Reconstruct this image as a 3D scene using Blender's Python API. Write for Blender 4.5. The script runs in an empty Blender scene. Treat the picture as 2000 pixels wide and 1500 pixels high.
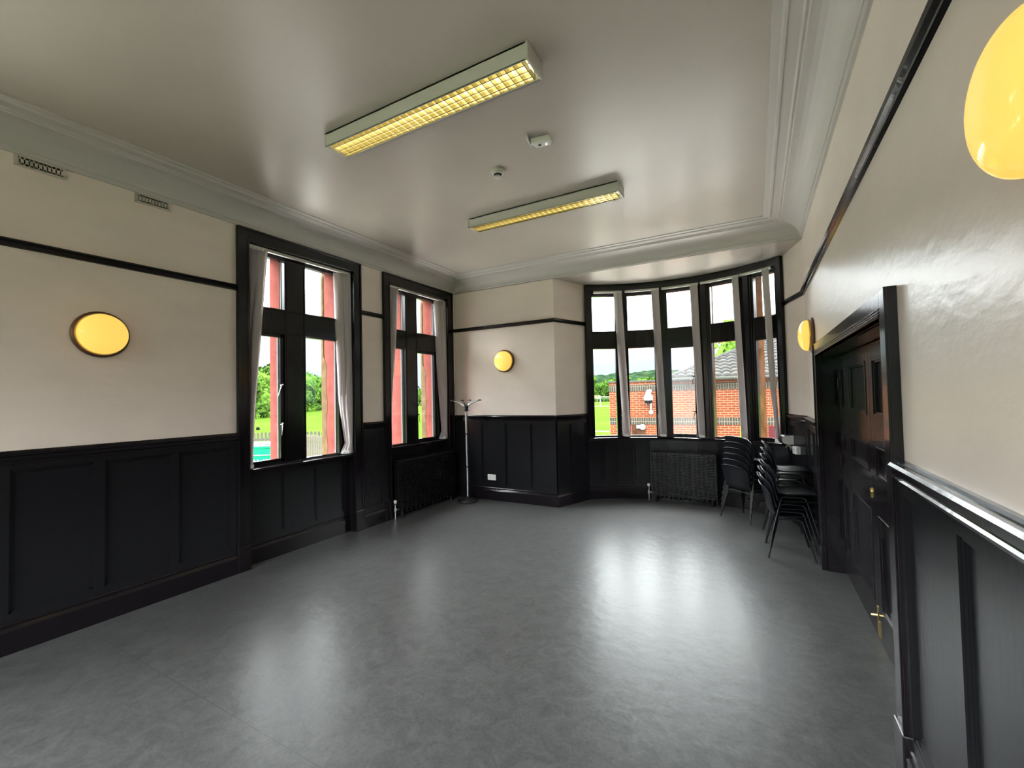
import bpy, math, random
from mathutils import Vector, Matrix, noise
random.seed(7)
PI = math.pi
C = bpy.context.scene.collection

# ------------------------------------------------------------------ camera
F_PX = 856.62
CAM = Vector((4.1804, 0.0, 1.55))
fwd = Vector((-0.48512, 0.87399, 0.02825)); rgt = Vector((0.87384, 0.48574, -0.0215)); up = rgt.cross(fwd)
cam_d = bpy.data.cameras.new('camera'); cam = bpy.data.objects.new('camera', cam_d); C.objects.link(cam)
cam_d.sensor_width = 36; cam_d.sensor_fit = 'HORIZONTAL'; cam_d.lens = 36 * F_PX / 2000
cam_d.clip_start = 0.02; cam_d.clip_end = 4000
M = Matrix((rgt, up, -fwd)).transposed().to_4x4(); M.translation = CAM
cam.matrix_world = M
bpy.context.scene.camera = cam

# ------------------------------------------------------------------ view / world
vs = bpy.context.scene.view_settings
vs.view_transform = 'Standard'; vs.look = 'None'; vs.gamma = 1; vs.use_curve_mapping = False
vs.exposure = 3.35
w = bpy.data.worlds.new('overcast_sky'); bpy.context.scene.world = w; w.use_nodes = True
nt = w.node_tree; nt.nodes.clear()
out = nt.nodes.new('ShaderNodeOutputWorld'); bg = nt.nodes.new('ShaderNodeBackground')
tc = nt.nodes.new('ShaderNodeTexCoord'); sep = nt.nodes.new('ShaderNodeSeparateXYZ')
rp = nt.nodes.new('ShaderNodeValToRGB'); nz = nt.nodes.new('ShaderNodeTexNoise')
nz.inputs['Scale'].default_value = 3.0; nz.inputs['Detail'].default_value = 4
mm = nt.nodes.new('ShaderNodeMath'); mm.operation = 'MULTIPLY_ADD'; mm.inputs[1].default_value = 0.10
nt.links.new(tc.outputs['Generated'], sep.inputs[0]); nt.links.new(tc.outputs['Generated'], nz.inputs['Vector'])
nt.links.new(nz.outputs['Fac'], mm.inputs[0]); nt.links.new(sep.outputs['Z'], mm.inputs[2])
nt.links.new(mm.outputs[0], rp.inputs[0]); nt.links.new(rp.outputs[0], bg.inputs[0])
el = rp.color_ramp.elements
el[0].position = 0.03; el[0].color = (0.02, 0.022, 0.02, 1)
el[1].position = 0.05; el[1].color = (0.019, 0.0245, 0.027, 1)
for p, c in ((0.13, (0.023, 0.0275, 0.029, 1)), (0.19, (0.048, 0.050, 0.052, 1)), (0.26, (0.36, 0.37, 0.385, 1)), (0.40, (0.85, 0.88, 0.90, 1)), (0.9, (1, 1, 1, 1))):
    e = el.new(p); e.color = c
SKY = 4.6
bg.inputs['Strength'].default_value = SKY
nt.links.new(bg.outputs[0], out.inputs[0])

# ------------------------------------------------------------------ materials
def mat(name, col, rough=0.5, metal=0.0, emit=None, estr=0.0, bump=0.0, bscale=40, bstretch=(1, 1, 1), var=0.0, vscale=6, spec=0.5, coat=0.0):
    m = bpy.data.materials.new(name); m.use_nodes = True; n = m.node_tree; b = n.nodes['Principled BSDF']
    b.inputs['Base Color'].default_value = (*col, 1); b.inputs['Roughness'].default_value = rough
    b.inputs['Metallic'].default_value = metal; b.inputs['Specular IOR Level'].default_value = spec
    b.inputs['Coat Weight'].default_value = coat
    if emit:
        b.inputs['Emission Color'].default_value = (*emit, 1); b.inputs['Emission Strength'].default_value = estr
    if bump or var:
        t = n.nodes.new('ShaderNodeTexCoord'); mp = n.nodes.new('ShaderNodeMapping'); mp.inputs['Scale'].default_value = bstretch
        n.links.new(t.outputs['Object'], mp.inputs[0])
    if bump:
        q = n.nodes.new('ShaderNodeTexNoise'); q.inputs['Scale'].default_value = bscale; q.inputs['Detail'].default_value = 4
        n.links.new(mp.outputs[0], q.inputs['Vector'])
        bp = n.nodes.new('ShaderNodeBump'); bp.inputs['Strength'].default_value = bump; bp.inputs['Distance'].default_value = 0.01
        n.links.new(q.outputs['Fac'], bp.inputs['Height']); n.links.new(bp.outputs[0], b.inputs['Normal'])
    if var:
        q = n.nodes.new('ShaderNodeTexNoise'); q.inputs['Scale'].default_value = vscale; q.inputs['Detail'].default_value = 6
        n.links.new(mp.outputs[0], q.inputs['Vector'])
        r = n.nodes.new('ShaderNodeValToRGB')
        r.color_ramp.elements[0].position = 0.35; r.color_ramp.elements[1].position = 0.65
        r.color_ramp.elements[0].color = (*[c * (1 - var) for c in col], 1); r.color_ramp.elements[1].color = (*[min(1, c * (1 + var)) for c in col], 1)
        n.links.new(q.outputs['Fac'], r.inputs[0]); n.links.new(r.outputs[0], b.inputs['Base Color'])
    return m

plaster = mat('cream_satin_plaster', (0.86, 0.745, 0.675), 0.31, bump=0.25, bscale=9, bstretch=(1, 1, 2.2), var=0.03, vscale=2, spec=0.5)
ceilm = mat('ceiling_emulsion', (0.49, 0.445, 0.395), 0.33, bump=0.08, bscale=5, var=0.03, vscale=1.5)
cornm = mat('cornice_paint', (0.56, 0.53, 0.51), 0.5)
black = mat('black_gloss_paint', (0.0088, 0.0068, 0.0085), 0.15, bump=0.08, bscale=22, bstretch=(1, 1, 0.35), spec=0.35)
blackm = mat('black_panel_paint', (0.0104, 0.01008, 0.01202), 0.25, bump=0.08, bscale=30, bstretch=(1, 1, 0.3), spec=0.3)
radm = mat('radiator_black_enamel', (0.007, 0.006, 0.0065), 0.30, spec=0.35)
white = mat('white_plastic', (0.80, 0.80, 0.78), 0.35)
creamp = mat('off_white_fitting', (0.60, 0.585, 0.54), 0.4)
ventm = mat('vent_paint', (0.60, 0.53, 0.48), 0.5)
dark = mat('dark_void', (0.01, 0.01, 0.01), 0.9)
brass = mat('polished_brass', (0.75, 0.55, 0.2), 0.25, 1.0)
bronze = mat('bronze_rim', (0.16, 0.07, 0.035), 0.35, 0.6)
chrome = mat('chrome', (0.85, 0.85, 0.87), 0.15, 1.0)
steel = mat('silver_tube', (0.62, 0.64, 0.66), 0.28, 0.9)
rubber = mat('black_plastic', (0.012, 0.012, 0.014), 0.4)
chairm = mat('black_chair_plastic', (0.008, 0.009, 0.012), 0.33, spec=0.35, bump=0.05, bscale=300)
chairleg = mat('black_coated_tube', (0.007, 0.007, 0.008), 0.35, spec=0.25)
redstone = mat('red_painted_stone', (0.135, 0.040, 0.034), 0.8, bump=0.5, bscale=15, var=0.12, vscale=8)
beige = mat('bare_sandstone', (0.08333, 0.05729, 0.03125), 0.9, bump=0.8, bscale=20, var=0.2, vscale=10)
brownstone = mat('brown_sandstone', (0.0374, 0.0165, 0.00792), 0.9, bump=0.8, bscale=16, var=0.3, vscale=7)
glow = mat('lit_amber_glass', (0.85, 0.6, 0.2), 0.12, emit=(1.0, 0.60, 0.10), estr=0.088)
tubeglow = mat('lit_fluorescent_tube', (1, 1, 1), 0.4, emit=(1.0, 0.93, 0.55), estr=0.36)
reflm = mat('bright_aluminium_louvre', (0.55, 0.50, 0.34), 0.22, 1.0)
grass = mat('grass', (0.01814, 0.03506, 0.004352), 0.9, var=0.12, vscale=0.12)
concrete = mat('pale_concrete', (0.0336, 0.03226, 0.03024), 0.85, var=0.08, vscale=2)
bouncem = mat('pale_bounce_flags', (0.34, 0.33, 0.31), 0.9, var=0.1, vscale=1.5, spec=0.0)  # pale flags for the added paving that bounces daylight indoors
leafm = mat('leaf_green', (0.01685, 0.03707, 0.006065), 0.75, var=0.45, vscale=0.9)
leaflm = mat('light_leaf_green', (0.03159, 0.06318, 0.008775), 0.75, var=0.35, vscale=0.8)
hedgem = mat('hedge_green', (0.01053, 0.02106, 0.006318), 0.8, var=0.3, vscale=1)
hillm = mat('hill_woodland', (0.004765, 0.01021, 0.004901), 0.9, var=0.4, vscale=0.05)
barkm = mat('bark', (0.09, 0.07, 0.05), 0.9)
weathered = mat('weathered_timber', (0.0324, 0.03078, 0.02511), 0.85, bump=0.4, bscale=30, bstretch=(1, 1, 0.1), var=0.2, vscale=8)
paletimb = mat('pale_timber', (0.04536, 0.04309, 0.03175), 0.85, var=0.2, vscale=8)
binm = mat('green_bin_steel', (0.00405, 0.081, 0.0405), 0.45, var=0.1)
binlid = mat('grey_bin_lid', (0.03528, 0.0378, 0.042), 0.5)
orangem = mat('orange_plastic', (0.1575, 0.0294, 0.0063), 0.5)
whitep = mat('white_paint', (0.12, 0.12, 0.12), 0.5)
matt = mat('matt_black_plastic', (0.004, 0.004, 0.005), 0.8)
yellowm = mat('yellow_paint', (0.1837, 0.1715, 0.0049), 0.5)
doorm = mat('burgundy_door_paint', (0.0275, 0.0075, 0.00875), 0.5)
brownm = mat('brown_boarding', (0.02, 0.01, 0.006), 0.7, var=0.3, vscale=5)
tilem = mat('grey_pantile', (0.02281, 0.02224, 0.02167), 0.8, var=0.18, vscale=4)
greyfascia = mat('grey_fascia', (0.0245, 0.02538, 0.02275), 0.6)

for m_ in (redstone, beige, brownstone, grass, concrete, leafm, leaflm, hedgem, hillm, barkm, weathered, paletimb, tilem, brownm, binm, binlid, whitep, greyfascia, orangem, yellowm, doorm, matt):
    m_.node_tree.nodes['Principled BSDF'].inputs['Specular IOR Level'].default_value = 0.0

def floor_mat():
    m = mat('marbled_grey_vinyl', (0.12, 0.12, 0.12), 0.3, spec=0.10); n = m.node_tree; b = n.nodes['Principled BSDF']
    t = n.nodes.new('ShaderNodeTexCoord')
    a = n.nodes.new('ShaderNodeTexNoise'); a.inputs['Scale'].default_value = 9; a.inputs['Detail'].default_value = 8; a.inputs['Roughness'].default_value = 0.65; a.inputs['Distortion'].default_value = 1.2
    a2 = n.nodes.new('ShaderNodeTexNoise'); a2.inputs['Scale'].default_value = 60; a2.inputs['Detail'].default_value = 4
    mx = n.nodes.new('ShaderNodeMath'); mx.operation = 'MULTIPLY_ADD'; mx.inputs[1].default_value = 0.5
    r = n.nodes.new('ShaderNodeValToRGB')
    r.color_ramp.elements[0].position = 0.52; r.color_ramp.elements[0].color = (0.050, 0.0505, 0.0515, 1)
    r.color_ramp.elements[1].position = 0.98; r.color_ramp.elements[1].color = (0.086, 0.086, 0.087, 1)
    n.links.new(t.outputs['Object'], a.inputs['Vector']); n.links.new(t.outputs['Object'], a2.inputs['Vector'])
    n.links.new(a2.outputs['Fac'], mx.inputs[0]); n.links.new(a.outputs['Fac'], mx.inputs[2])
    n.links.new(mx.outputs[0], r.inputs[0])
    # welded sheet seams, 2 m apart
    sp = n.nodes.new('ShaderNodeSeparateXYZ'); n.links.new(t.outputs['Object'], sp.inputs[0])
    fr = n.nodes.new('ShaderNodeMath'); fr.operation = 'PINGPONG'; fr.inputs[1].default_value = 1.0
    ad = n.nodes.new('ShaderNodeMath'); ad.operation = 'ADD'; ad.inputs[1].default_value = 0.75
    n.links.new(sp.outputs['Y'], ad.inputs[0]); n.links.new(ad.outputs[0], fr.inputs[0])
    lt = n.nodes.new('ShaderNodeMath'); lt.operation = 'LESS_THAN'; lt.inputs[1].default_value = 0.0025
    n.links.new(fr.outputs[0], lt.inputs[0])
    mc = n.nodes.new('ShaderNodeMixRGB'); mc.inputs[2].default_value = (0.05, 0.05, 0.05, 1)
    n.links.new(lt.outputs[0], mc.inputs[0]); n.links.new(r.outputs[0], mc.inputs[1]); n.links.new(mc.outputs[0], b.inputs['Base Color'])
    rr = n.nodes.new('ShaderNodeMapRange'); rr.inputs['To Min'].default_value = 0.28; rr.inputs['To Max'].default_value = 0.40
    n.links.new(a.outputs['Fac'], rr.inputs['Value']); n.links.new(rr.outputs[0], b.inputs['Roughness'])
    q = n.nodes.new('ShaderNodeTexNoise'); q.inputs['Scale'].default_value = 11; q.inputs['Detail'].default_value = 6
    n.links.new(t.outputs['Object'], q.inputs['Vector'])
    bp = n.nodes.new('ShaderNodeBump'); bp.inputs['Strength'].default_value = 0.25; bp.inputs['Distance'].default_value = 0.01
    n.links.new(q.outputs['Fac'], bp.inputs['Height']); n.links.new(bp.outputs[0], b.inputs['Normal'])
    return m
floorm = floor_mat()

def brick_mat(name, c1, c2, mortar, bw, rh, soldier=False):
    m = mat(name, c1, 0.85, spec=0.0); n = m.node_tree; b = n.nodes['Principled BSDF']
    t = n.nodes.new('ShaderNodeTexCoord'); mp = n.nodes.new('ShaderNodeMapping'); mp.inputs['Rotation'].default_value = (PI / 2, 0, 0)
    n.links.new(t.outputs['Object'], mp.inputs[0])
    br = n.nodes.new('ShaderNodeTexBrick'); br.inputs['Scale'].default_value = 1; br.inputs['Brick Width'].default_value = bw
    br.inputs['Row Height'].default_value = rh; br.inputs['Mortar Size'].default_value = 0.008
    br.inputs['Color1'].default_value = (*c1, 1); br.inputs['Color2'].default_value = (*c2, 1); br.inputs['Mortar'].default_value = (*mortar, 1)
    if soldier: br.offset = 0
    n.links.new(mp.outputs[0], br.inputs['Vector']); n.links.new(br.outputs['Color'], b.inputs['Base Color'])
    return m
redbrick = brick_mat('orange_red_brick', (0.060, 0.0165, 0.0077), (0.048, 0.0132, 0.0062), (0.095, 0.055, 0.036), 0.225, 0.075)
bandbrick = brick_mat('grey_soldier_brick', (0.020, 0.0175, 0.014), (0.015, 0.0135, 0.011), (0.055, 0.048, 0.038), 0.075, 0.30, True)

def glass_mat(name, haze=0.0):
    m = bpy.data.materials.new(name); m.use_nodes = True; n = m.node_tree; n.nodes.clear()
    o = n.nodes.new('ShaderNodeOutputMaterial'); tr = n.nodes.new('ShaderNodeBsdfTransparent'); tr.inputs[0].default_value = (0.96, 0.98, 0.97, 1)
    gl = n.nodes.new('ShaderNodeBsdfGlossy'); gl.inputs['Roughness'].default_value = 0.02
    lw = n.nodes.new('ShaderNodeLayerWeight'); lw.inputs[0].default_value = 0.5
    pw = n.nodes.new('ShaderNodeMath'); pw.operation = 'POWER'; pw.inputs[1].default_value = 4.0; n.links.new(lw.outputs['Facing'], pw.inputs[0])
    fr = n.nodes.new('ShaderNodeMath'); fr.operation = 'MULTIPLY_ADD'; fr.inputs[1].default_value = 0.8; fr.inputs[2].default_value = 0.035; n.links.new(pw.outputs[0], fr.inputs[0])
    mx = n.nodes.new('ShaderNodeMixShader'); n.links.new(fr.outputs[0], mx.inputs[0]); n.links.new(tr.outputs[0], mx.inputs[1]); n.links.new(gl.outputs[0], mx.inputs[2])
    last = mx
    if haze:
        df = n.nodes.new('ShaderNodeBsdfTranslucent'); df.inputs[0].default_value = (0.9, 0.92, 0.95, 1)
        m2 = n.nodes.new('ShaderNodeMixShader'); m2.inputs[0].default_value = haze
        n.links.new(mx.outputs[0], m2.inputs[1]); n.links.new(df.outputs[0], m2.inputs[2]); last = m2
    n.links.new(last.outputs[0], o.inputs[0]); return m
glass = glass_mat('window_glass'); hazy = glass_mat('hazy_window_glass', 0.012)  # second glass has a slight pale translucent mix

def slat_mat():
    m = bpy.data.materials.new('blind_fabric'); m.use_nodes = True; n = m.node_tree; n.nodes.clear()
    o = n.nodes.new('ShaderNodeOutputMaterial'); d = n.nodes.new('ShaderNodeBsdfDiffuse'); d.inputs[0].default_value = (0.72, 0.66, 0.66, 1)
    t = n.nodes.new('ShaderNodeBsdfTranslucent'); t.inputs[0].default_value = (0.62, 0.56, 0.56, 1)
    mx = n.nodes.new('ShaderNodeMixShader'); mx.inputs[0].default_value = 0.35
    n.links.new(d.outputs[0], mx.inputs[1]); n.links.new(t.outputs[0], mx.inputs[2]); n.links.new(mx.outputs[0], o.inputs[0]); return m
slatm = slat_mat()

# ------------------------------------------------------------------ mesh helpers
class MB:
    def __init__(s): s.v = []; s.f = []
    def add(s, vs, fs):
        o = len(s.v); s.v += [tuple(v) for v in vs]; s.f += [tuple(i + o for i in f) for f in fs]; return s
    def box(s, x0, y0, z0, x1, y1, z1):
        return s.hexa([(x0, y0), (x1, y0), (x1, y1), (x0, y1)], z0, z1)
    def hexa(s, pl, z0, z1):
        n = len(pl); vs = [(p[0], p[1], z0) for p in pl] + [(p[0], p[1], z1) for p in pl]
        return s.add(vs, [tuple(range(n))[::-1], tuple(range(n, 2 * n))] + [(i, (i + 1) % n, n + (i + 1) % n, n + i) for i in range(n)])
    def fbox(s, fr, s0, s1, d0, d1, z0, z1):   # box in a wall frame: along, depth into room, height
        P, t, n = fr
        pl = [P + t * a + n * b for a, b in ((s0, d0), (s1, d0), (s1, d1), (s0, d1))]
        return s.hexa(pl, z0, z1)
    def sweep(s, path, prof, side=1, closed=False):
        path = [Vector(p[:2]) for p in path]; n = len(path); k = len(prof); vs = []
        for i, p in enumerate(path):
            if closed: a, b = path[i - 1], path[(i + 1) % n]; d1 = (p - a).normalized(); d2 = (b - p).normalized()
            else:
                d1 = (p - path[i - 1]).normalized() if i else (path[1] - p).normalized()
                d2 = (path[i + 1] - p).normalized() if i < n - 1 else d1
            n1 = Vector((d1.y, -d1.x)) * side; n2 = Vector((d2.y, -d2.x)) * side
            m = (n1 + n2); m = m / max(0.2, m.length_squared / 2) if m.length > 1e-6 else n1
            for (d, z) in prof: q = p + m * d; vs.append((q.x, q.y, z))
        fs = []
        for i in range(n if closed else n - 1):
            j = (i + 1) % n
            for a in range(k): b = (a + 1) % k; fs.append((i * k + a, j * k + a, j * k + b, i * k + b))
        if not closed: fs += [tuple(range(k))[::-1], tuple((n - 1) * k + a for a in range(k))]
        return s.add(vs, fs)
    def tube(s, pts, r, seg=8, cap=True):
        pts = [Vector(p) for p in pts]; n = len(pts); rs = r if isinstance(r, (list, tuple)) else [r] * n; vs = []; ref = None
        for i, p in enumerate(pts):
            d = (pts[min(n - 1, i + 1)] - pts[max(0, i - 1)]).normalized()
            if ref is None: ref = d.orthogonal().normalized()
            a = (ref - d * ref.dot(d)).normalized(); ref = a; b = d.cross(a)
            for j in range(seg): t = 2 * PI * j / seg; vs.append(p + (a * math.cos(t) + b * math.sin(t)) * rs[i])
        fs = [(i * seg + j, i * seg + (j + 1) % seg, (i + 1) * seg + (j + 1) % seg, (i + 1) * seg + j) for i in range(n - 1) for j in range(seg)]
        if cap: fs += [tuple(range(seg))[::-1], tuple((n - 1) * seg + j for j in range(seg))]
        return s.add(vs, fs)
    def lathe(s, prof, o=(0, 0, 0), ax='z', seg=32):   # prof (r, h)
        vs = []; k = len(prof)
        for j in range(seg):
            t = 2 * PI * j / seg
            for r, hh in prof:
                a, b = r * math.cos(t), r * math.sin(t)
                v = (a, b, hh) if ax == 'z' else ((hh, a, b) if ax == 'x' else (a, hh, b))
                vs.append((v[0] + o[0], v[1] + o[1], v[2] + o[2]))
        fs = [(j * k + a, ((j + 1) % seg) * k + a, ((j + 1) % seg) * k + a + 1, j * k + a + 1) for j in range(seg) for a in range(k - 1)]
        return s.add(vs, fs)
    def grid(s, pts):   # rows of points
        a = len(pts); b = len(pts[0]); vs = [p for r in pts for p in r]
        return s.add(vs, [(i * b + j, i * b + j + 1, (i + 1) * b + j + 1, (i + 1) * b + j) for i in range(a - 1) for j in range(b - 1)])
    def build(s, name, m, parent=None, smooth=False, bevel=0.0, kind=None, at=None):
        me = bpy.data.meshes.new(name)
        org = Vector(at) if at is not None else Vector((0, 0, 0))
        me.from_pydata([(v[0] - org.x, v[1] - org.y, v[2] - org.z) for v in s.v], [], s.f); me.validate()
        import bmesh
        bm = bmesh.new(); bm.from_mesh(me); bmesh.ops.recalc_face_normals(bm, faces=bm.faces); bm.to_mesh(me); bm.free()
        me.materials.append(m); o = bpy.data.objects.new(name, me); C.objects.link(o)
        if parent is not None:
            o.parent = parent
            if at is not None: o.location = org
        elif at is not None: o.location = org
        if smooth:
            for p in me.polygons: p.use_smooth = True
            try: me.set_sharp_from_angle(angle=math.radians(40))
            except Exception: pass
        if bevel:
            b = o.modifiers.new('bevel', 'BEVEL'); b.width = bevel; b.segments = 2; b.limit_method = 'ANGLE'
        if kind: o['kind'] = kind
        return o

def thing(name, label, cat, loc=(0, 0, 0), rz=0.0, group=None):
    o = bpy.data.objects.new(name, None); C.objects.link(o); o.location = loc; o.rotation_euler = (0, 0, rz); o.empty_display_size = 0.1
    o['label'] = label; o['category'] = cat
    if group: o['group'] = group
    return o
def tag(o, label, cat, group=None):
    o['label'] = label; o['category'] = cat
    if group: o['group'] = group
    return o
def struct(name, label=None):
    o = bpy.data.objects.new(name, None); C.objects.link(o); o['kind'] = 'structure'
    if label: o['label'] = label
    return o
def dup(root, loc, rz, label, group=None):
    r = root.copy(); C.objects.link(r); r.location = loc; r.rotation_euler = (0, 0, rz); r['label'] = label
    if group: r['group'] = group
    for ch in list(root.children):
        c = ch.copy(); C.objects.link(c); c.parent = r
        for g in list(ch.children):
            d = g.copy(); C.objects.link(d); d.parent = c
    return r
def frame(p0, p1):
    p0 = Vector(p0); p1 = Vector(p1); t = (p1 - p0).normalized(); return (p0, t, Vector((t.y, -t.x))), (p1 - p0).length

# ------------------------------------------------------------------ room measures
W, D, YR, H = 4.674, 5.673, -3.0, 3.40
BC = Vector((3.235, 4.711)); RB = 2.03                 # bay centre and inner wall radius
def bp(th, r): a = math.radians(th); return Vector((BC.x + r * math.sin(a), BC.y + r * math.cos(a)))
TL, TR_ = -38.9, 39.2
COR_L = Vector((1.725, D)); COR_R = Vector((W, 5.70))
def arc(t0, t1, r, n=24): return [bp(t0 + (t1 - t0) * i / n, r) for i in range(n + 1)]

# floor and ceiling
MB().box(-0.5, YR - 0.3, -0.1, 5.3, 7.0, 0).build('floor', floorm, kind='structure')
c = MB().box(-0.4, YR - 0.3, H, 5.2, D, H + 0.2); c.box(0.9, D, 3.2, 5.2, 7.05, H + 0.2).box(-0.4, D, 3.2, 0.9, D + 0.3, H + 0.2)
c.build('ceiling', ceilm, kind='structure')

# walls
WINS = ((2.40, 3.64), (4.225, 5.465)); OT = 3.09
m = MB(); ys = [YR - 0.3, 2.40, 3.64, 4.225, 5.465, D + 0.3]
LW_FILL = ((-1.15, 0.05),)                       # extra window added out of view, for more daylight on the walls
for a, b in ((2, 3), (4, 5)): m.box(-0.35, ys[a], 0, 0, ys[b], H)
q = YR - 0.3
for a, b in LW_FILL: m.box(-0.35, q, 0, 0, a, H).box(-0.35, a, 0, 0, b, 0.9).box(-0.35, a, 3.05, 0, b, H); q = b
m.box(-0.35, q, 0, 0, 2.40, H)
for a, b in WINS: m.box(-0.35, a, OT, 0, b, H); m.box(-0.35, a, 0, -0.098, b, 0.885)
m.build('wall_left', plaster, kind='structure')
MB().box(0, D, 0, 1.725, D + 0.3, H).build('wall_back', plaster, kind='structure')
m = MB().sweep([COR_L, bp(TL, RB)], [(0, 0), (0, 3.2), (-0.3, 3.2), (-0.3, 0)])
m.sweep([bp(TR_, RB), COR_R], [(0, 0), (0, 3.2), (-0.3, 3.2), (-0.3, 0)])
m.sweep(arc(TL, TR_, RB), [(0, 0), (0, 0.885), (-0.28, 0.885), (-0.28, 0)])
m.build('wall_bay', plaster, kind='structure')
DY0, DY1, DH = 2.34, 4.62, 1.845
m = MB().box(W, YR - 0.3, 0, W + 0.3, DY0, H).box(W, DY1, 0, W + 0.3, 6.2, H).box(W, DY0, DH, W + 0.3, DY1, H)
m.build('wall_right', plaster, kind='structure')
m = MB().box(-0.35, YR - 0.3, 0, 5.1, YR, 0.9).box(-0.35, YR - 0.3, 3.05, 5.1, YR, H); RW_FILL = ((0.3, 1.7), (1.85, 3.25), (3.4, 4.55)); q = -0.35  # rear openings belong to added windows, unseen, for fill daylight
for a, b in RW_FILL: m.box(q, YR - 0.3, 0.9, a, YR, 3.05); q = b
m.box(q, YR - 0.3, 0.9, 5.1, YR, 3.05); m.build('wall_rear', plaster, kind='structure')

# cornice
cp = [(0, 3.206), (0.018, 3.206), (0.022, 3.218), (0.02, 3.232), (0.024, 3.238)]
for i in range(9):
    a = PI / 2 * i / 8; cp.append((0.03 + 0.165 * (1 - math.cos(a)), 3.238 + 0.125 * math.sin(a)))
cp += [(0.205, 3.363), (0.212, 3.375), (0.225, 3.372), (0.236, 3.383), (0.29, 3.385), (0.298, 3.379), (0.312, 3.380), (0.32, 3.390), (0.362, 3.392), (0.366, 3.41), (0, 3.41)]
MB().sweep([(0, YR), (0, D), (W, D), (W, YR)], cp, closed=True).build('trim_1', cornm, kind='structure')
bpy.data.objects['trim_1']['label'] = 'pale coved plaster cornice round the ceiling'

# picture rail, dado rail, skirting
rail = [(0, 2.64), (0.03, 2.637), (0.040, 2.625), (0.034, 2.61), (0.020, 2.60), (0.018, 2.59), (0, 2.585)]
dado = [(0, 1.271), (0.016, 1.271), (0.020, 1.262), (0.044, 1.262), (0.052, 1.252), (0.048, 1.240), (0.036, 1.232), (0.032, 1.215), (0.026, 1.205), (0.032, 1.198), (0.030, 1.188), (0, 1.186)]
skirt = [(0, 0.19), (0.022, 0.19), (0.030, 0.182), (0.030, 0.172), (0.024, 0.165), (0.034, 0.150), (0.040, 0.140), (0.040, 0), (0, 0)]
AO1 = (2.296, 3.752); AO2 = (4.118, 5.592)
p = MB()
p.sweep([(0, LW_FILL[0][1]), (0, AO1[0])], rail).sweep([(0, AO1[1]), (0, AO2[0])], rail).sweep([(0, AO2[1]), (0, D), COR_L, bp(TL, RB)], rail).sweep([bp(TR_, RB), COR_R, (W, YR), (0, YR)], rail)
o = p.build('trim_2', black, kind='structure'); o['label'] = 'black picture rail high on the walls'
p = MB()
p.sweep([(0, LW_FILL[0][1]), (0, AO1[0])], dado).sweep([(0, AO1[1]), (0, AO2[0])], dado).sweep([(0, AO2[1]), (0, D), COR_L, bp(TL, RB)], dado).sweep([bp(TR_, RB), COR_R, (W, 4.74)], dado).sweep([(W, 2.22), (W, YR), (0, YR)], dado)
o = p.build('trim_3', black, kind='structure'); o['label'] = 'black moulded dado rail'
MB().sweep([(0, YR), (0, AO1[0])], skirt).sweep([(0, AO1[1]), (0, AO2[0])], skirt).sweep([(-0.098, 2.40), (-0.098, 3.64)], skirt).sweep([(-0.098, 4.225), (-0.098, 5.465)], skirt).sweep([(0, AO2[1]), (0, D - 0.05)], skirt).build('baseboard_left', black, kind='structure')
MB().sweep([(0, D), COR_L, bp(TL, RB)] + arc(TL, TR_, RB)[1:] + [COR_R], skirt).build('baseboard_back', black, kind='structure')
MB().sweep([(W, 5.68), (W, 4.74)], skirt).sweep([(W, 2.22), (W, YR)], skirt).build('baseboard_right', black, kind='structure')

# wainscot panelling
def wains(mb, fr, L, stiles, z0=0.16, z1=1.19, pb=0.245, pt=1.145, a=0.0):
    mb.fbox(fr, a, L, 0, 0.006, 0, z1)
    mb.fbox(fr, a, L, 0, 0.024, z0, pb); mb.fbox(fr, a, L, 0, 0.024, pt, z1)
    for (s0, s1) in stiles: mb.fbox(fr, s0, s1, 0, 0.024, pb, pt)
    for (u0, u1), (v0, v1) in zip(stiles[:-1], stiles[1:]):
        A, B = u1, v0
        if B - A < 0.05: continue
        for q in (0.0, 0.008):   # stepped moulding round each panel
            dd = 0.018 - q * 0.9; g = 0.010
            mb.fbox(fr, A + q, A + q + g, 0, dd, pb + q, pt - q); mb.fbox(fr, B - q - g, B - q, 0, dd, pb + q, pt - q)
            mb.fbox(fr, A + q, B - q, 0, dd, pb + q, pb + q + g); mb.fbox(fr, A + q, B - q, 0, dd, pt - q - g, pt - q)
mb = MB()
fr, L = frame((0, LW_FILL[0][1]), (0, AO1[0]))
st = [2.235 - 0.4675 * i for i in range(5)]
S = [(y - LW_FILL[0][1], y - LW_FILL[0][1] + 0.061) for y in sorted(st)]; S[-1] = (S[-1][0], L); wains(mb, fr, L, [(0, S[0][0] - 0.001)][:0] + S)
fr, L = frame((0, AO1[1]), (0, AO2[0])); wains(mb, fr, L, [(0, 0.045), (L - 0.045, L)])
fr, L = frame((0, AO2[1]), (0, D)); wains(mb, fr, L, [(0, L)])
for a, b in WINS:
    fr, L = frame((-0.098, a), (-0.098, b)); wains(mb, fr, L, [(0, 0.06), (0.41, 0.465), (0.79, 0.845), (1.18, L)], z1=0.885, pt=0.82)
mb.build('trim_4', blackm, kind='structure')['label'] = 'black timber panelling on the left wall'
mb = MB()
fr, L = frame((0, D), COR_L); wains(mb, fr, L, [(0, 0.06), (0.43, 0.487), (0.85, 0.903), (1.255, 1.321), (1.69, L)])
fr, L = frame(COR_L, bp(TL, RB)); wains(mb, fr, L, [(0, 0.05), (0.285, 0.335), (L - 0.05, L)])
n = 12; ts = [TL + (TR_ - TL) * i / n for i in range(n + 1)]
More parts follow.
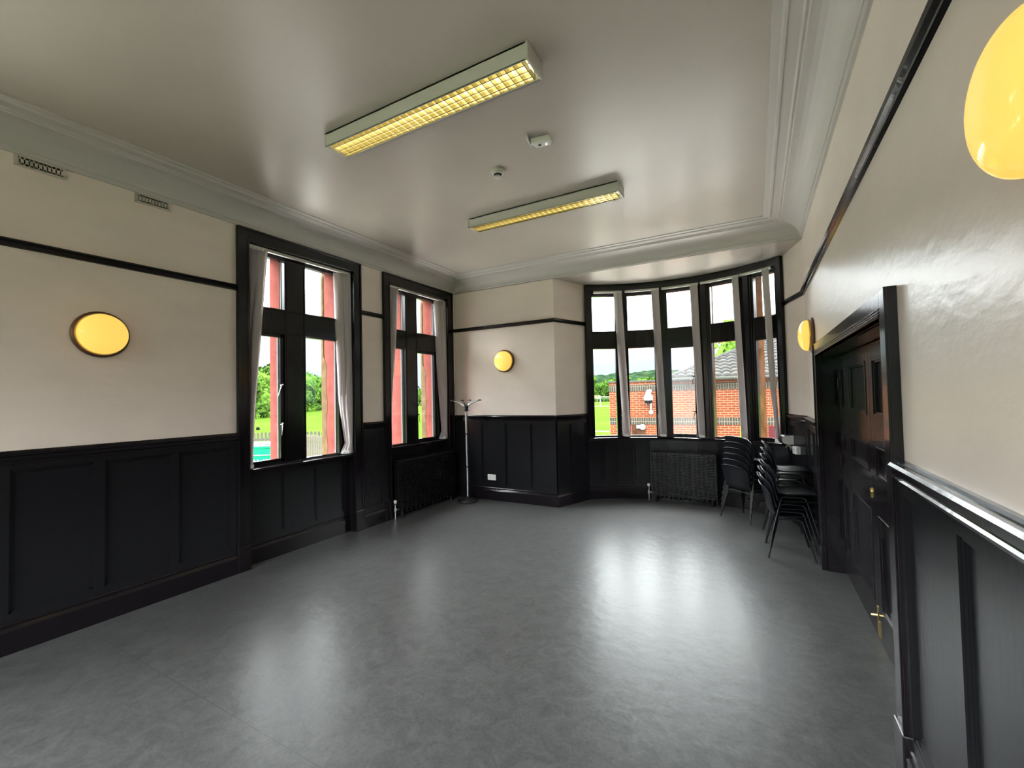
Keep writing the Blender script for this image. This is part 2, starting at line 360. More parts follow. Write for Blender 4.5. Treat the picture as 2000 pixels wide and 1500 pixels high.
for i in range(n):
    fr, L = frame(bp(ts[i], RB), bp(ts[i + 1], RB)); h_ = 0.028
    if i % 2 == 0: wains(mb, fr, L, [(0, h_), (L + 0.02, L + 0.02)], z1=0.885, pt=0.82)
    else: wains(mb, fr, L, [(-0.02, -0.02), (L - h_, L)], z1=0.885, pt=0.82)
fr, L = frame(bp(TR_, RB), COR_R); wains(mb, fr, L, [(0, 0.05), (L - 0.05, L)])
mb.build('trim_5', blackm, kind='structure')['label'] = 'black timber panelling of the back wall and bay'
mb = MB()
fr, L = frame(COR_R, (W, 4.74)); wains(mb, fr, L, [(0, 0.05), (0.45, 0.51), (L - 0.05, L)])
fr, L = frame((W, 2.22), (W, YR))
st = [2.22 - y for y in (2.22, 1.71, 1.25, 0.79, 0.33, -0.13, -0.59, -1.05, -1.51, -1.97, -2.43)]
S = [(0, 0.05)] + [(q, q + 0.055) for q in st[1:]]; wains(mb, fr, L, S)
mb.build('trim_6', blackm, kind='structure')['label'] = 'black timber panelling on the right wall'

# ------------------------------------------------------------------ left wall windows
def left_window(idx, y0, y1, ao, la, lb, cas):
    """la, lb: (y0, y1 upper, y1 lower) glass extents of the two lights."""
    r = struct('window_%d' % idx)
    m = MB(); T = 3.197
    m.box(0, ao[0], 0.24, 0.030, y0, T).box(0, y1, 0.24, 0.030, ao[1], T).box(0, y0, 3.085, 0.030, y1, T)
    m.box(0.030, ao[0], 0.24, 0.040, ao[0] + 0.022, T).box(0.030, ao[1] - 0.022, 0.24, 0.040, ao[1], T).box(0.030, ao[0] + .022, T - 0.022, 0.040, ao[1] - .022, T)
    m.box(0, y0 - 0.012, 0.24, 0.036, y0 + 0.004, 3.085).box(0, y1 - 0.004, 0.24, 0.036, y1 + 0.012, 3.085).box(0, y0 - .012, 3.075, 0.036, y1 + .012, 3.097)
    m.build('architrave', black, r, bevel=0.003)
    m = MB()
    for a, b in ((ao[0] - 0.006, y0 + 0.006), (y1 - 0.006, ao[1] + 0.006)): m.box(0, a, 0, 0.046, b, 0.24)
    m.build('plinth_blocks', black, r, bevel=0.004)
    m = MB().box(-0.35, y0 - 0.001, 0, 0, y0 + 0.012, 3.09).box(-0.35, y1 - 0.012, 0, 0, y1 + 0.001, 3.09).box(-0.35, y0, 3.078, 0, y1, 3.092)
    m.build('reveal_lining', black, r)
    fx0, fx1, gx = -0.165, -0.098, -0.135
    zu, zl, zt0, zt1 = (2.505, 3.015), (0.935, 2.24), 2.24, 2.505
    m = MB()
    a0, a1, b0, b1 = la[0], la[1], lb[0], lb[1]
    m.box(fx0, y0, 0.90, fx1, a0, 3.09).box(fx0, b1, 0.90, fx1, y1, 3.09)
    m.box(fx0, a0, zu[1], fx1, b1, 3.09).box(fx0, a0, 0.895, fx1, b1, zl[0])
    m.box(fx0, a0, zt0, fx1 + 0.004, b1, zt1)
    m.box(fx0, a1, 0.90, fx1 + 0.008, b0, 3.03)
    for q in (a1 + 0.018, b0 - 0.024): m.box(fx1, q, 0.93, fx1 + 0.014, q + 0.008, 3.01)
    m.box(fx1, y0, zt0 + 0.008, fx1 + 0.016, y1, zt0 + 0.022).box(fx1, y0, zt1 - 0.022, fx1 + 0.016, y1, zt1 - 0.008)
    m.build('frame', black, r, bevel=0.003)
    # casement sash in the lower light
    cl = la if cas == 0 else lb; lo = [(la[0], la[2]), (lb[0], lb[2])]
    A0, A1 = (cl[0], cl[1])
    m = MB(); sx0, sx1 = -0.15, -0.108
    w_ = 0.035
    m.box(sx0, A0 - .004, zl[0], sx1, A0 + (0.004 if cas == 0 else 0.02), zl[1]).box(sx0, cl[2], zl[0], sx1, A1 + .004, zl[1])
    m.box(sx0, A0, zl[0], sx1, A1, zl[0] + 0.03).box(sx0, A0, zl[1] - 0.03, sx1, A1, zl[1])
    m.build('casement_sash', black, r, bevel=0.002)
    for (g0, g1) in ((la[0], la[1]), (lb[0], lb[1])):
        MB().box(gx - 0.003, g0, zu[0], gx + 0.003, g1, zu[1]).build('glass_pane', glass, r)
    for (g0, g1) in ((la[0], la[2]), (lb[0], lb[2])):
        MB().box(gx - 0.003, g0, zl[0], gx + 0.003, g1, zl[1]).build('glass_pane', glass, r)
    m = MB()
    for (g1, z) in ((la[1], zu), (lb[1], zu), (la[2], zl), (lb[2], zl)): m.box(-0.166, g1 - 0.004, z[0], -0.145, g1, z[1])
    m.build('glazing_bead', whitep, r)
    s = MB().box(-0.11, y0 + .012, 0.885, 0.002, y1 - .012, 0.912).box(-0.11, y0 + .012, 0.86, -0.012, y1 - .012, 0.885)
    s.build('window_sill', black, r, bevel=0.005)
    # outside stonework
    MB().box(-0.335 if idx == 1 else -0.42, la[1] - 0.008, 0.85, -0.168, lb[0] + 0.02, 3.09).build('stone_mullion', redstone, r)
    MB().box(-0.335, lb[1] - 0.004, 0.85, -0.168, y1 + 0.0, 3.09).build('stone_jamb', redstone, r)
    e = MB(); rows = 16
    e.grid([[(-0.397, lb[1] - 0.006, 0.85 + 2.2 * i / rows), ((-0.305 + 0.012 * math.sin(i * 1.7)) if i < 9 else -0.36, lb[1] - 0.007, 0.85 + 2.2 * i / rows)] for i in range(rows + 1)])
    e.box(-0.395, lb[1] + 0.003, 0.85, -0.335, y1, 3.09)
    o = e.build('stone_edge', beige, r); o['label'] = 'bare sandstone edge with the red paint worn off'
    MB().box(-0.42, y0 - 0.1, 0.78, -0.168, y1 + 0.1, 0.87).build('stone_sill', beige, r)
    # casement stay and fastener
    hy = cl[2] if cas == 0 else cl[0]
    sgn = -1 if cas == 0 else 1
    for hz, ang in ((1.72, 0.9), (1.32, 0.2)):
        h = MB(); x = -0.095
        h.tube([(x, hy + 0.02, hz), (x + 0.012, hy + 0.0, hz), (x + 0.015, hy + sgn * 0.02, hz - 0.005)], 0.005, 6)
        h.tube([(x + 0.012, hy, hz), (x + 0.02, hy + sgn * 0.03 * ang, hz - 0.05), (x + 0.02, hy + sgn * 0.055 * ang, hz - 0.12)], [0.005, 0.0035, 0.003], 6)
        h.lathe([(0, 0), (0.010, 0.0), (0.009, 0.006), (0, 0.007)], (x, hy + 0.012, hz), 'x', 12)
        h.build('handle', chrome if idx == 1 else black, r, smooth=True)
    return r
left_window(1, 2.40, 3.64, AO1, (2.47, 2.838, 2.80), (3.082, 3.515, 3.51), 0)
left_window(2, 4.225, 5.465, AO2, (4.28, 4.645, 4.622), (4.888, 5.318, 5.288), 1)

# windows added behind the camera, unseen, to let in more daylight
for i, (a, b) in enumerate(RW_FILL):
    r = struct('window_%d' % (4 + i)); yb = YR - 0.14
    m = MB().box(a, yb - 0.04, 0.9, a + 0.05, yb + 0.03, 3.05).box(b - 0.05, yb - 0.04, 0.9, b, yb + 0.03, 3.05).box(a + .05, yb - 0.04, 0.9, b - .05, yb + 0.03, 0.95).box(a + .05, yb - 0.04, 3.0, b - .05, yb + 0.03, 3.05).box((a + b) / 2 - 0.03, yb - 0.04, 0.95, (a + b) / 2 + 0.03, yb + 0.03, 3.0)
    m.build('frame', black, r); MB().box(a + .05, yb - 0.003, 0.95, b - .05, yb + 0.003, 3.0).build('glass_pane', glass, r)
for i, (a, b) in enumerate(LW_FILL):
    r = struct('window_%d' % (7 + i)); xb = -0.14
    m = MB().box(xb - 0.04, a, 0.9, xb + 0.03, a + 0.05, 3.05).box(xb - 0.04, b - 0.05, 0.9, xb + 0.03, b, 3.05).box(xb - 0.04, a + .05, 0.9, xb + 0.03, b - .05, 0.95).box(xb - 0.04, a + .05, 3.0, xb + 0.03, b - .05, 3.05).box(xb - 0.04, (a + b) / 2 - 0.04, 0.95, xb + 0.03, (a + b) / 2 + 0.04, 3.0)
    m.build('frame', black, r); MB().box(xb - 0.003, a + .05, 0.95, xb + 0.003, b - .05, 3.0).build('glass_pane', glass, r)
    MB().box(0, a - 0.1, 0, 0.03, a, 3.15).box(0, b, 0, 0.03, b + 0.1, 3.15).box(0, a, 3.05, 0.03, b, 3.15).build('architrave', black, r)
# light portals in the window openings (they only guide the daylight sampling)
def portal(c_, nrm, w_, h_):
    l = bpy.data.lights.new('daylight_portal', 'AREA'); l.shape = 'RECTANGLE'; l.size = w_; l.size_y = h_; l.cycles.is_portal = True
    o = bpy.data.objects.new('daylight_portal', l); C.objects.link(o); o.location = c_
    o.rotation_euler = Vector(nrm).to_track_quat('-Z', 'Y').to_euler()
for a, b in RW_FILL: portal(((a + b) / 2, YR - 0.32, 1.975), (0, 1, 0), b - a, 2.15)
for a, b in WINS + tuple(LW_FILL): portal((-0.45, (a + b) / 2, 2.0), (1, 0, 0), 1.5, 2.4)
portal((3.235, 7.15, 2.0), (0, -1, 0), 2.9, 2.4)

# ------------------------------------------------------------------ bay window
bay = struct('window_3')
LT = [(-35.7, -25.9, -25.9), (-20.5, -9.95, -9.95), (-4.4, 6.0, 5.4), (12.3, 22.1, 22.1), (28.4, 36.5, 36.5)]
def radial_box(mb, t0, t1, r0, r1, z0, z1):
    n = max(1, int(abs(t1 - t0) / 3)); 
    ins = [bp(t0 + (t1 - t0) * i / n, r0) for i in range(n + 1)]; outs = [bp(t0 + (t1 - t0) * i / n, r1) for i in range(n + 1)]
    for i in range(n): mb.hexa([ins[i], ins[i + 1], outs[i + 1], outs[i]], z0, z1)
m = MB().sweep(arc(TL, TR_, RB), [(0.045, 3.10), (0.045, 3.19), (0.058, 3.19), (0.058, 3.20), (-0.06, 3.20), (-0.06, 3.03), (0.0, 3.03), (0.0, 3.10)])
m.build('head_frame', black, bay, bevel=0.0)
for t0, t1 in ((TL, LT[0][0]), (LT[4][1], TR_)):
    m = MB(); radial_box(m, t0, t1, 2.0, 2.08, 0.90, 3.10)
    e0 = (t0, t0 + 1.5) if t0 == TL else (t1 - 1.5, t1)
    radial_box(m, e0[0], e0[1], 1.975, 2.0, 0.90, 3.19); radial_box(m, *((t0 + 1.5, t0 + 2.1) if t0 == TL else (t1 - 2.1, t1 - 1.5)), 1.988, 2.0, 0.9, 3.19)
    m.build('side_frame', black, bay)
for i in range(4):
    a, b = LT[i][1], LT[i + 1][0]; g = (b - a)
    m = MB(); radial_box(m, a, b, 2.012, 2.08, 0.90, 3.05)
    radial_box(m, a + g * 0.22, b - g * 0.22, 1.975, 2.012, 0.905, 3.10); radial_box(m, a + g * 0.12, b - g * 0.12, 1.995, 2.012, 0.905, 3.05)
    m.build('mullion', black, bay)
    sm = MB(); radial_box(sm, a + 1.6, b - 1.6, 2.085, 2.36, 0.80, 3.10); sm.build('stone_mullion', brownstone, bay)
for i, (a, b, b2) in enumerate(LT):
    m = MB(); radial_box(m, a, b, 2.005, 2.08, 2.235, 2.50); radial_box(m, a, b, 1.993, 2.005, 2.245, 2.258); radial_box(m, a, b, 1.993, 2.005, 2.475, 2.49)
    m.build('transom', black, bay)
    MB().hexa([bp(a, 2.045), bp(b, 2.045), bp(b, 2.051), bp(a, 2.051)], 2.50, 3.03).build('glass_pane', glass, bay)
    a2 = a + (1.0 if i == 2 else 0)
    o = MB().hexa([bp(a2, 2.045), bp(b2, 2.045), bp(b2, 2.051), bp(a2, 2.051)], 0.93, 2.235).build('glass_pane', hazy if i == 2 else glass, bay)
    m = MB(); radial_box(m, a, b, 2.012, 2.08, 0.895, 0.932); m.build('bottom_rail', black, bay)
    if i in (2, 4):
        m = MB(); q = 1.0 if i == 2 else 0.25
        radial_box(m, a, a + q, 2.02, 2.06, 0.93, 2.235); radial_box(m, b2, b2 + (0.6 if i == 2 else 0.0) + 0.02, 2.02, 2.06, 0.93, 2.235)
        radial_box(m, a, b, 2.02, 2.06, 0.93, 0.955); radial_box(m, a, b, 2.02, 2.06, 2.205, 2.235); m.build('casement_sash', black, bay)
for hz in (1.78, 1.28):
    h = MB(); P = bp(5.5, 2.0)
    h.tube([(P.x + .01, P.y, hz), (P.x - 0.02, P.y - 0.02, hz), (P.x - 0.035, P.y - 0.02, hz + 0.01)], 0.007, 6)
    h.tube([(P.x - 0.005, P.y - 0.015, hz), (P.x - 0.02, P.y - 0.03, hz - 0.06), (P.x - 0.022, P.y - 0.03, hz - 0.11)], 0.005, 6)
    h.build('handle', black, bay, smooth=True)
m = MB()
P0, P1 = bp(-2, 1.985), bp(4, 1.985)
m.tube([(P0.x, P0.y, 0.95), (P1.x - .02, P1.y, 0.945)], 0.005, 6); m.tube([(P0.x + .05, P0.y, 0.935), (P0.x + .05, P0.y, 0.965)], 0.007, 6); m.tube([(P0.x + .12, P0.y, 0.935), (P0.x + .12, P0.y, 0.965)], 0.007, 6)
m.build('casement_stay', black, bay)
MB().sweep(arc(TL, TR_, RB), [(-0.05, 0.884), (-0.05, 0.908), (0.06, 0.908), (0.07, 0.900), (0.062, 0.888), (0.04, 0.884), (0.035, 0.862), (0.0, 0.862)]).build('window_sill', black, bay, smooth=True)
MB().sweep(arc(TL, TR_, RB), [(-0.06, 0.78), (-0.06, 0.89), (-0.36, 0.85), (-0.36, 0.78)]).build('stone_sill', brownstone, bay)

# ------------------------------------------------------------------ double doors in the right wall
door = struct('door_1')
fx = W - 0.034
m = MB().box(fx, 2.22, 0.22, W, DY0, 1.952).box(fx, DY1, 0.22, W, 4.74, 1.952).box(fx, DY0, DH, W, DY1, 1.952)
m.box(fx - 0.008, 2.22, 0.22, fx, 2.235, 1.952).box(fx - .008, 4.725, 0.22, fx, 4.74, 1.952).box(fx - .006, DY0, DH, W + .02, DY1, DH + .014)
for q in (0.02, 0.034): m.box(fx - 0.003, DY0 - .0, DH + q, fx, DY1, DH + q + 0.006)
m.build('architrave', black, door, bevel=0.003)
m = MB().box(fx - 0.012, 2.212, 0, W, DY0 + .004, 0.22).box(fx - 0.012, DY1 - .004, 0, W, 4.748, 0.22)
m.build('plinth_blocks', black, door, bevel=0.005)
LX = 4.80
MB().box(W, DY0 - .002, 0, LX + 0.06, DY0 + 0.012, DH).box(W, DY1 - 0.012, 0, LX + 0.06, DY1 + .002, DH).box(W, DY0, DH - 0.012, LX + 0.06, DY1, DH + .002).build('lining', black, door)
MB().box(LX + 0.055, DY0 - .1, 0, LX + 0.12, DY1 + .1, 1.95).build('light_leak_backing', black, door)  # unseen sheet added behind the doors to block light leaks
def leaf(name, ya, yb, pa, pb_, extra=None):
    m = MB(); x0, x1 = LX, LX + 0.045; zs = ((0.21, 0.78), (1.02, 1.20), (1.385, 1.73)); z0, z1 = 0.006, 1.828
    m.box(x0, ya, z0, x1, pa, z1).box(x0, pb_, z0, x1, yb, z1)
    lz = z0
    for a, b in zs: m.box(x0, pa, lz, x1, pb_, a); lz = b
    m.box(x0, pa, lz, x1, pb_, z1)
    for a, b in zs:
        m.box(x0 + 0.02, pa, a, x1 - 0.01, pb_, b)
        g = 0.014
        for q in (0, g * 0.8):
            xx = x0 - 0.004 + q * 0.7
            m.box(xx, pa - .002 + q, a + q, x0 + .02, pa + g + q, b - q).box(xx, pb_ - g - q, a + q, x0 + .02, pb_ + .002 - q, b - q)
            m.box(xx, pa + q, a - .002 + q, x0 + .02, pb_ - q, a + g + q).box(xx, pa + q, b - g - q, x0 + .02, pb_ - q, b + .002 - q)
    return m.build(name, black, door, bevel=0.0015)
leaf('side_panel', 4.275, DY1 - 0.012, 4.335, 4.55)
far = leaf('door_leaf', 3.484, 4.272, 3.575, 4.18)
near = leaf('door_leaf', 2.69, 3.480, 2.785, 3.388)
leaf('side_panel', DY0 + .012, 2.687, 2.41, 2.625)
h = MB(); h.lathe([(0, -0.008), (0.016, -0.008), (0.02, -0.002), (0.02, 0.0)], (LX, 3.535, 0.905), 'x', 16); h.box(LX - 0.006, 3.524, 0.865, LX, 3.546, 0.90)
h.build('keyhole_plate', brass, far, smooth=True)
MB().box(LX - 0.004, 3.495, 0.02, LX, 3.515, 0.20).build('flush_bolt', brass, far, bevel=0.001)
MB().tube([(LX, 3.53, 0.135), (LX - 0.03, 3.535, 0.13)], 0.008, 8).build('bolt_knob', brass, far, smooth=True)
MB().box(LX - 0.005, 3.46, 0.02, LX, 3.474, 0.12).build('latch_plate', brass, near)
for z in (0.25, 0.95, 1.6):
    MB().tube([(LX - 0.006, 4.6, z - 0.05), (LX - 0.006, 4.6, z + 0.05)], 0.007, 8).build('hinge', black, door)

# ------------------------------------------------------------------ vertical blinds
def interp(ctrl, z):
    ctrl = sorted(ctrl)
    if z <= ctrl[0][0]: return ctrl[0][1]
    for (z0, a), (z1, b) in zip(ctrl, ctrl[1:]):
        if z <= z1: t = (z - z0) / (z1 - z0); return a + (b - a) * t
    return ctrl[-1][1]
def blind(label, P0, P1, railz, bundles, group, depth0=0.0, rw=0.016):
    """P0->P1: rail line, room on the right-hand side; bundles: list of (left ctrl [(z,s)], right ctrl, n slats, ang, zbot)."""
    fr, L = frame(P0, P1); P, t, n = fr
    o = thing('vertical_blind', label, 'blind', (P.x, P.y, railz), 0, group)
    inv = Vector((P.x, P.y, railz))
    def B(mb, name, m_, par=None, **k):
        mb.v = [(v[0] - inv.x, v[1] - inv.y, v[2] - inv.z) for v in mb.v]
        return mb.build(name, m_, par or o, **k)
    B(MB().fbox(fr, 0, L, -0.018, 0.018, railz - 0.016, railz + 0.012), 'headrail', creamp, bevel=0.003)
    for (lc, rc, ns, ang, zb, wd) in bundles:
        zt = railz - 0.018; rows = 18
        for k in range(ns):
            u = (k + 0.5) / ns; pts = []
            ph = random.uniform(-0.1, 0.1)
            for i in range(rows + 1):
                z = zb + (zt - zb) * i / rows; z_ = max(z, zb)
                l, r_ = interp(lc, z_), interp(rc, z_); full = r_ - l
                w_ = min(wd, full * 0.75); s = l + w_ * 0.5 * abs(math.cos(ang)) + (full - w_ * abs(math.cos(ang))) * u
                a = ang + ph * (1 - i / rows) + 0.12 * math.sin(k * 2.1)
                ax = t * math.cos(a) + n * math.sin(a); nn = n * math.cos(a) - t * math.sin(a)
                row = []
                dshift = (k - ns / 2) * 0.010
                for q in (-1, -0.5, 0, 0.5, 1):
                    pos = P + t * s + n * dshift + ax * (q * w_ / 2) + nn * (0.008 * (1 - q * q))
                    row.append((pos.x, pos.y, z))
                pts.append(row)
            sl = B(MB().grid(pts), 'slat', slatm, smooth=True)
            so = sl.modifiers.new('s', 'SOLIDIFY'); so.thickness = 0.0012
            c0 = Vector(pts[0][2][:2]); 
            wt = MB().fbox((c0, t, n), -min(0.03, wd * 0.3), min(0.03, wd * 0.3), -0.003, 0.003, zb - 0.004, zb + 0.03)
            wt.v = [(v[0] - inv.x, v[1] - inv.y, v[2] - inv.z) for v in wt.v]
            wt.build('bottom_weight', white, sl)
            hk = MB().fbox((Vector(pts[-1][2][:2]), t, n), -0.006, 0.006, -0.003, 0.003, zt - 0.01, zt + 0.006)
            hk.v = [(v[0] - inv.x, v[1] - inv.y, v[2] - inv.z) for v in hk.v]; hk.build('hook', white, sl)
    return o
G = 'vertical blinds drawn aside at the two left wall windows'
def y2(c, y0): return [(z, y - y0) for z, y in c]
blind('vertical blind gathered at both sides of the tall window nearest the camera', (-0.035, 2.405), (-0.035, 3.635), 3.058,
      [(y2([(3.03, 2.425), (1.9, 2.412), (0.92, 2.41)], 2.405), y2([(3.03, 2.61), (2.22, 2.535), (1.48, 2.475), (0.93, 2.452)], 2.405), 6, 0.55, 0.925, 0.085),
       (y2([(3.03, 3.435), (2.27, 3.468), (1.56, 3.500), (1.1, 3.565), (1.04, 3.575), (0.92, 3.518)], 2.405), y2([(3.03, 3.615), (2.2, 3.62), (1.2, 3.63), (0.92, 3.628)], 2.405), 6, 0.75, 0.925, 0.085)], G)
blind('vertical blind gathered at both sides of the window above the corner radiator', (-0.035, 4.23), (-0.035, 5.46), 3.058,
      [(y2([(3.03, 4.25), (1.5, 4.235), (0.92, 4.235)], 4.23), y2([(3.03, 4.43), (1.55, 4.285), (0.95, 4.262)], 4.23), 6, 0.55, 0.925, 0.085),
       (y2([(3.03, 5.265), (2.15, 5.31), (1.37, 5.37), (1.05, 5.40), (0.92, 5.34)], 4.23), y2([(3.03, 5.445), (1.5, 5.45), (0.92, 5.452)], 4.23), 6, 0.75, 0.925, 0.085)], G)
G = 'vertical blinds, one over each light of the curved bay window'
BL = [(-35.4, -22.9, -26.4, -22.9, -23.8, -20.7, 'leftmost blind of the bay, hanging beside the light that shows the green field'),
      (-21.6, -7.3, -10.6, -7.3, -8.8, -5.7, 'second blind of the bay from the left, right of the wall camera seen outside'),
      (-6.2, 8.4, 4.9, 8.4, 6.5, 9.5, 'middle blind of the curved bay, above the radiator'),
      (9.3, 24.2, 21.2, 24.3, 22.6, 25.8, 'fourth blind of the bay, directly behind the chair stack by the radiator'),
      (24.7, 36.3, 32.6, 35.9, 35.3, 37.5, 'rightmost blind of the bay, twisted and thinned at the bottom')]
for i, (r0, r1, tl, tr, bl, br, lab) in enumerate(BL):
    RR = 1.945; P0, P1 = bp(r0, RR), bp(r1, RR); (P, t, n_), L = frame(P0, P1)
    def sv(th): return (bp(th, RR) - P).dot(t)
    zb = 0.925
    lc = [(3.03, sv(tl)), (zb, sv(bl))]; rc = [(3.03, sv(tr)), (zb, sv(br))]
    if i == 4: lc = [(3.03, sv(32.8)), (2.0, sv(33.8)), (1.5, sv(34.6)), (1.2, sv(35.6)), (zb, sv(36.0))]; rc = [(3.03, sv(35.9)), (zb, sv(37.4))]
    b_ = blind(lab, P0, P1, 3.078, [(lc, rc, 4 if i < 4 else 5, 0.25 if i < 4 else -0.35, zb, 0.10)], G)
    if i in (0, 1, 2):   # loose bead chain
        q = bp(bl - 0.4, 1.93); mbb = MB().tube([(q.x, q.y, 1.25), (q.x, q.y, 1.05), (q.x + .004, q.y, 0.93)], 0.004, 6); mbb.v = [(v[0] - P0.x, v[1] - P0.y, v[2] - 3.078) for v in mbb.v]
        mbb.build('bead_chain', white, b_)

# ------------------------------------------------------------------ wall lamps
def wall_lamp(x, y, z, rz, label):
    o = thing('wall_lamp', label, 'lamp', (x, y, z), rz, 'round amber bulkhead lamps on the walls')   # local +x points into the room
    MB().lathe([(0, 0.0), (0.160, 0.0), (0.168, 0.006), (0.168, 0.016), (0.158, 0.026), (0.150, 0.030), (0.146, 0.024), (0, 0.024)], ax='x', seg=48).build('backplate', bronze, o, smooth=True)
    MB().lathe([(0.150, 0.024), (0.153, 0.034), (0.149, 0.042), (0.142, 0.042), (0.142, 0.03)], ax='x', seg=48).build('brass_ring', brass, o, smooth=True)
    pr = [(0.118, 0.028), (0.136, 0.040)]
    for i in range(13):
        a = PI / 2 * i / 12; pr.append((0.146 * math.cos(a) ** 0.8 if i < 12 else 0.0, 0.050 + 0.072 * math.sin(a)))
    MB().lathe(pr, ax='x', seg=48).build('glass_dome', glow, o, smooth=True)
    return o
wall_lamp(0, 1.338, 2.066, 0, 'lit amber lamp on the left wall, left of the first window')
wall_lamp(0.915, D, 2.078, -PI / 2, 'lit amber lamp on the back wall above the coat stand')
wall_lamp(W, 5.02, 2.07, PI, 'lit amber lamp on the right wall beyond the door')
wall_lamp(W, 1.115, 2.07, PI, 'large lit amber lamp at the right edge, nearest the camera')

# ------------------------------------------------------------------ fluorescent fittings
def fitting(y0, y1, label):
    x0, x1, zb = 1.635, 3.19, 3.305
    o = thing('ceiling_light', label, 'ceiling light', (0, 0, 0), 0, 'twin tube ceiling lights with louvres')
    w_ = y1 - y0
    m = MB().box(x0, y0, zb, x1, y0 + 0.006, H).box(x0, y1 - 0.006, zb, x1, y1, H).box(x0, y0, H - 0.012, x1, y1, H)
    m.box(x0, y0, zb, x1, y0 + 0.012, zb + 0.004).box(x0, y1 - 0.012, zb, x1, y1, zb + 0.004)
    m.build('housing', creamp, o, bevel=0.001)
    for a in (x0 - 0.014, x1): MB().box(a, y0 - 0.002, zb - 0.002, a + 0.014, y1 + 0.002, H).build('end_cap', creamp, o, bevel=0.003)
    m = MB(); nb = 28; a, b = x0 + 0.03, x1 - 0.03
    for i in range(nb + 1):
        x = a + (b - a) * i / nb
        m.hexa([(x - 0.002, y0 + 0.012), (x + 0.002, y0 + 0.012), (x + 0.002, y1 - 0.012), (x - 0.002, y1 - 0.012)], zb + 0.002, zb + 0.036)
    m.box(a, (y0 + y1) / 2 - 0.002, zb + 0.002, b, (y0 + y1) / 2 + 0.002, zb + 0.036).box(a, y0 + 0.040, zb + 0.002, b, y0 + 0.046, zb + 0.03).box(a, y1 - 0.046, zb + 0.002, b, y1 - 0.040, zb + 0.03)
    m.build('louvre', reflm, o)
    m = MB()
    for s_, yy in ((1, y0 + 0.012), (-1, y1 - 0.012)):
        m.grid([[(a, yy + s_ * 0.012 * k * k / 9, zb + 0.004 + 0.022 * k) for k in range(4)], [(b, yy + s_ * 0.012 * k * k / 9, zb + 0.004 + 0.022 * k) for k in range(4)]])
    m.grid([[(a, y0 + 0.02, zb + 0.075), (a, y1 - 0.02, zb + 0.075)], [(b, y0 + 0.02, zb + 0.075), (b, y1 - 0.02, zb + 0.075)]])
    m.build('reflector', reflm, o)
    for yy in (y0 + w_ * 0.30, y0 + w_ * 0.70):
        MB().tube([(x0 + 0.02, yy, zb + 0.055), (x1 - 0.02, yy, zb + 0.055)], 0.013, 12).build('tube', tubeglow, o, smooth=True)
    return o
fitting(2.005, 2.185, 'long twin tube ceiling light with louvre, the one nearer the camera')
fitting(3.735, 3.912, 'long twin tube ceiling light with louvre, the one nearer the bay window')

# smoke detector and small ceiling sensor
def px_at_z(px, py, z):
    d = fwd + rgt * ((px - 1000) / F_PX) - up * ((py - 750) / F_PX); return CAM + d * ((z - CAM.z) / d.z)
P = px_at_z(972, 340, 3.37)
o = thing('smoke_detector', 'small round smoke detector on the ceiling between the two lights', 'smoke detector', (P.x, P.y, H))
MB().lathe([(0, 0), (0.052, 0), (0.054, -0.012), (0.048, -0.028), (0.034, -0.034), (0.034, -0.036)], seg=28).build('base', creamp, o, smooth=True)
m = MB()
for k in range(8):
    a = 2 * PI * k / 8; m.tube([(0.026 * math.cos(a), 0.026 * math.sin(a), -0.034), (0.026 * math.cos(a), 0.026 * math.sin(a), -0.05)], 0.003, 6)
m.build('vents', dark, o); MB().lathe([(0, -0.05), (0.03, -0.05), (0.026, -0.062), (0, -0.064)], seg=24).build('cap', creamp, o, smooth=True)
P = px_at_z(1058, 284, 3.36)
o = thing('emergency_light', 'white wedge shaped fitting with tiny lit indicator on the ceiling', 'sensor', (P.x, P.y, H), 0.15)
m = MB().add([(-0.07, -0.055, 0), (0.07, -0.055, 0), (0.07, 0.055, 0), (-0.07, 0.055, 0), (-0.07, -0.055, -0.05), (0.07, -0.055, -0.05), (0.055, 0.055, -0.022), (-0.055, 0.055, -0.022)],
             [(0, 1, 2, 3), (4, 7, 6, 5), (0, 4, 5, 1), (1, 5, 6, 2), (2, 6, 7, 3), (3, 7, 4, 0)])
m.build('housing', white, o, bevel=0.008)
MB().box(-0.085, -0.10, -0.03, -0.075, 0.02, 0).build('bracket', white, o, bevel=0.002)
led = mat('lit_indicator', (1, 1, 1), 0.3, emit=(1, 1, 1), estr=0.6)
MB().lathe([(0, -0.050), (0.003, -0.049), (0.0035, -0.044)], (0.035, 0.0, 0.005), seg=10).build('indicator', led, o)
MB().box(-0.02, -0.02, -0.048, 0.0, -0.012, -0.04).build('slots', dark, o)

# wall vents under the cornice
for y0, y1, lab in ((0.90, 1.145, 'slotted plaster air vent under the cornice, nearer the camera'), (1.535, 1.776, 'slotted plaster air vent under the cornice, closer to the window')):
    o = thing('air_vent', lab, 'vent', (0, y0, 3.13), 0, 'air vents high on the left wall'); L = y1 - y0
    m = MB().box(0, 0, 0, 0.012, L, 0.012).box(0, 0, 0.066, 0.012, L, 0.078).box(0, 0, 0.012, 0.012, 0.016, 0.066).box(0, L - 0.016, 0.012, 0.012, L, 0.066)
    k = 10; g = (L - 0.032) / k
    for i in range(k + 1): m.box(0, 0.016 + i * g - 0.007, 0.012, 0.010, 0.016 + i * g + 0.007, 0.066)
    m.box(0, 0.016, 0.012, 0.010, L - 0.016, 0.024).box(0, 0.016, 0.052, 0.010, L - 0.016, 0.066)
    m.build('vent_plate', ventm, o)
    MB().box(0.0005, 0.012, 0.02, 0.002, L - 0.012, 0.056).build('vent_openings', dark, o)

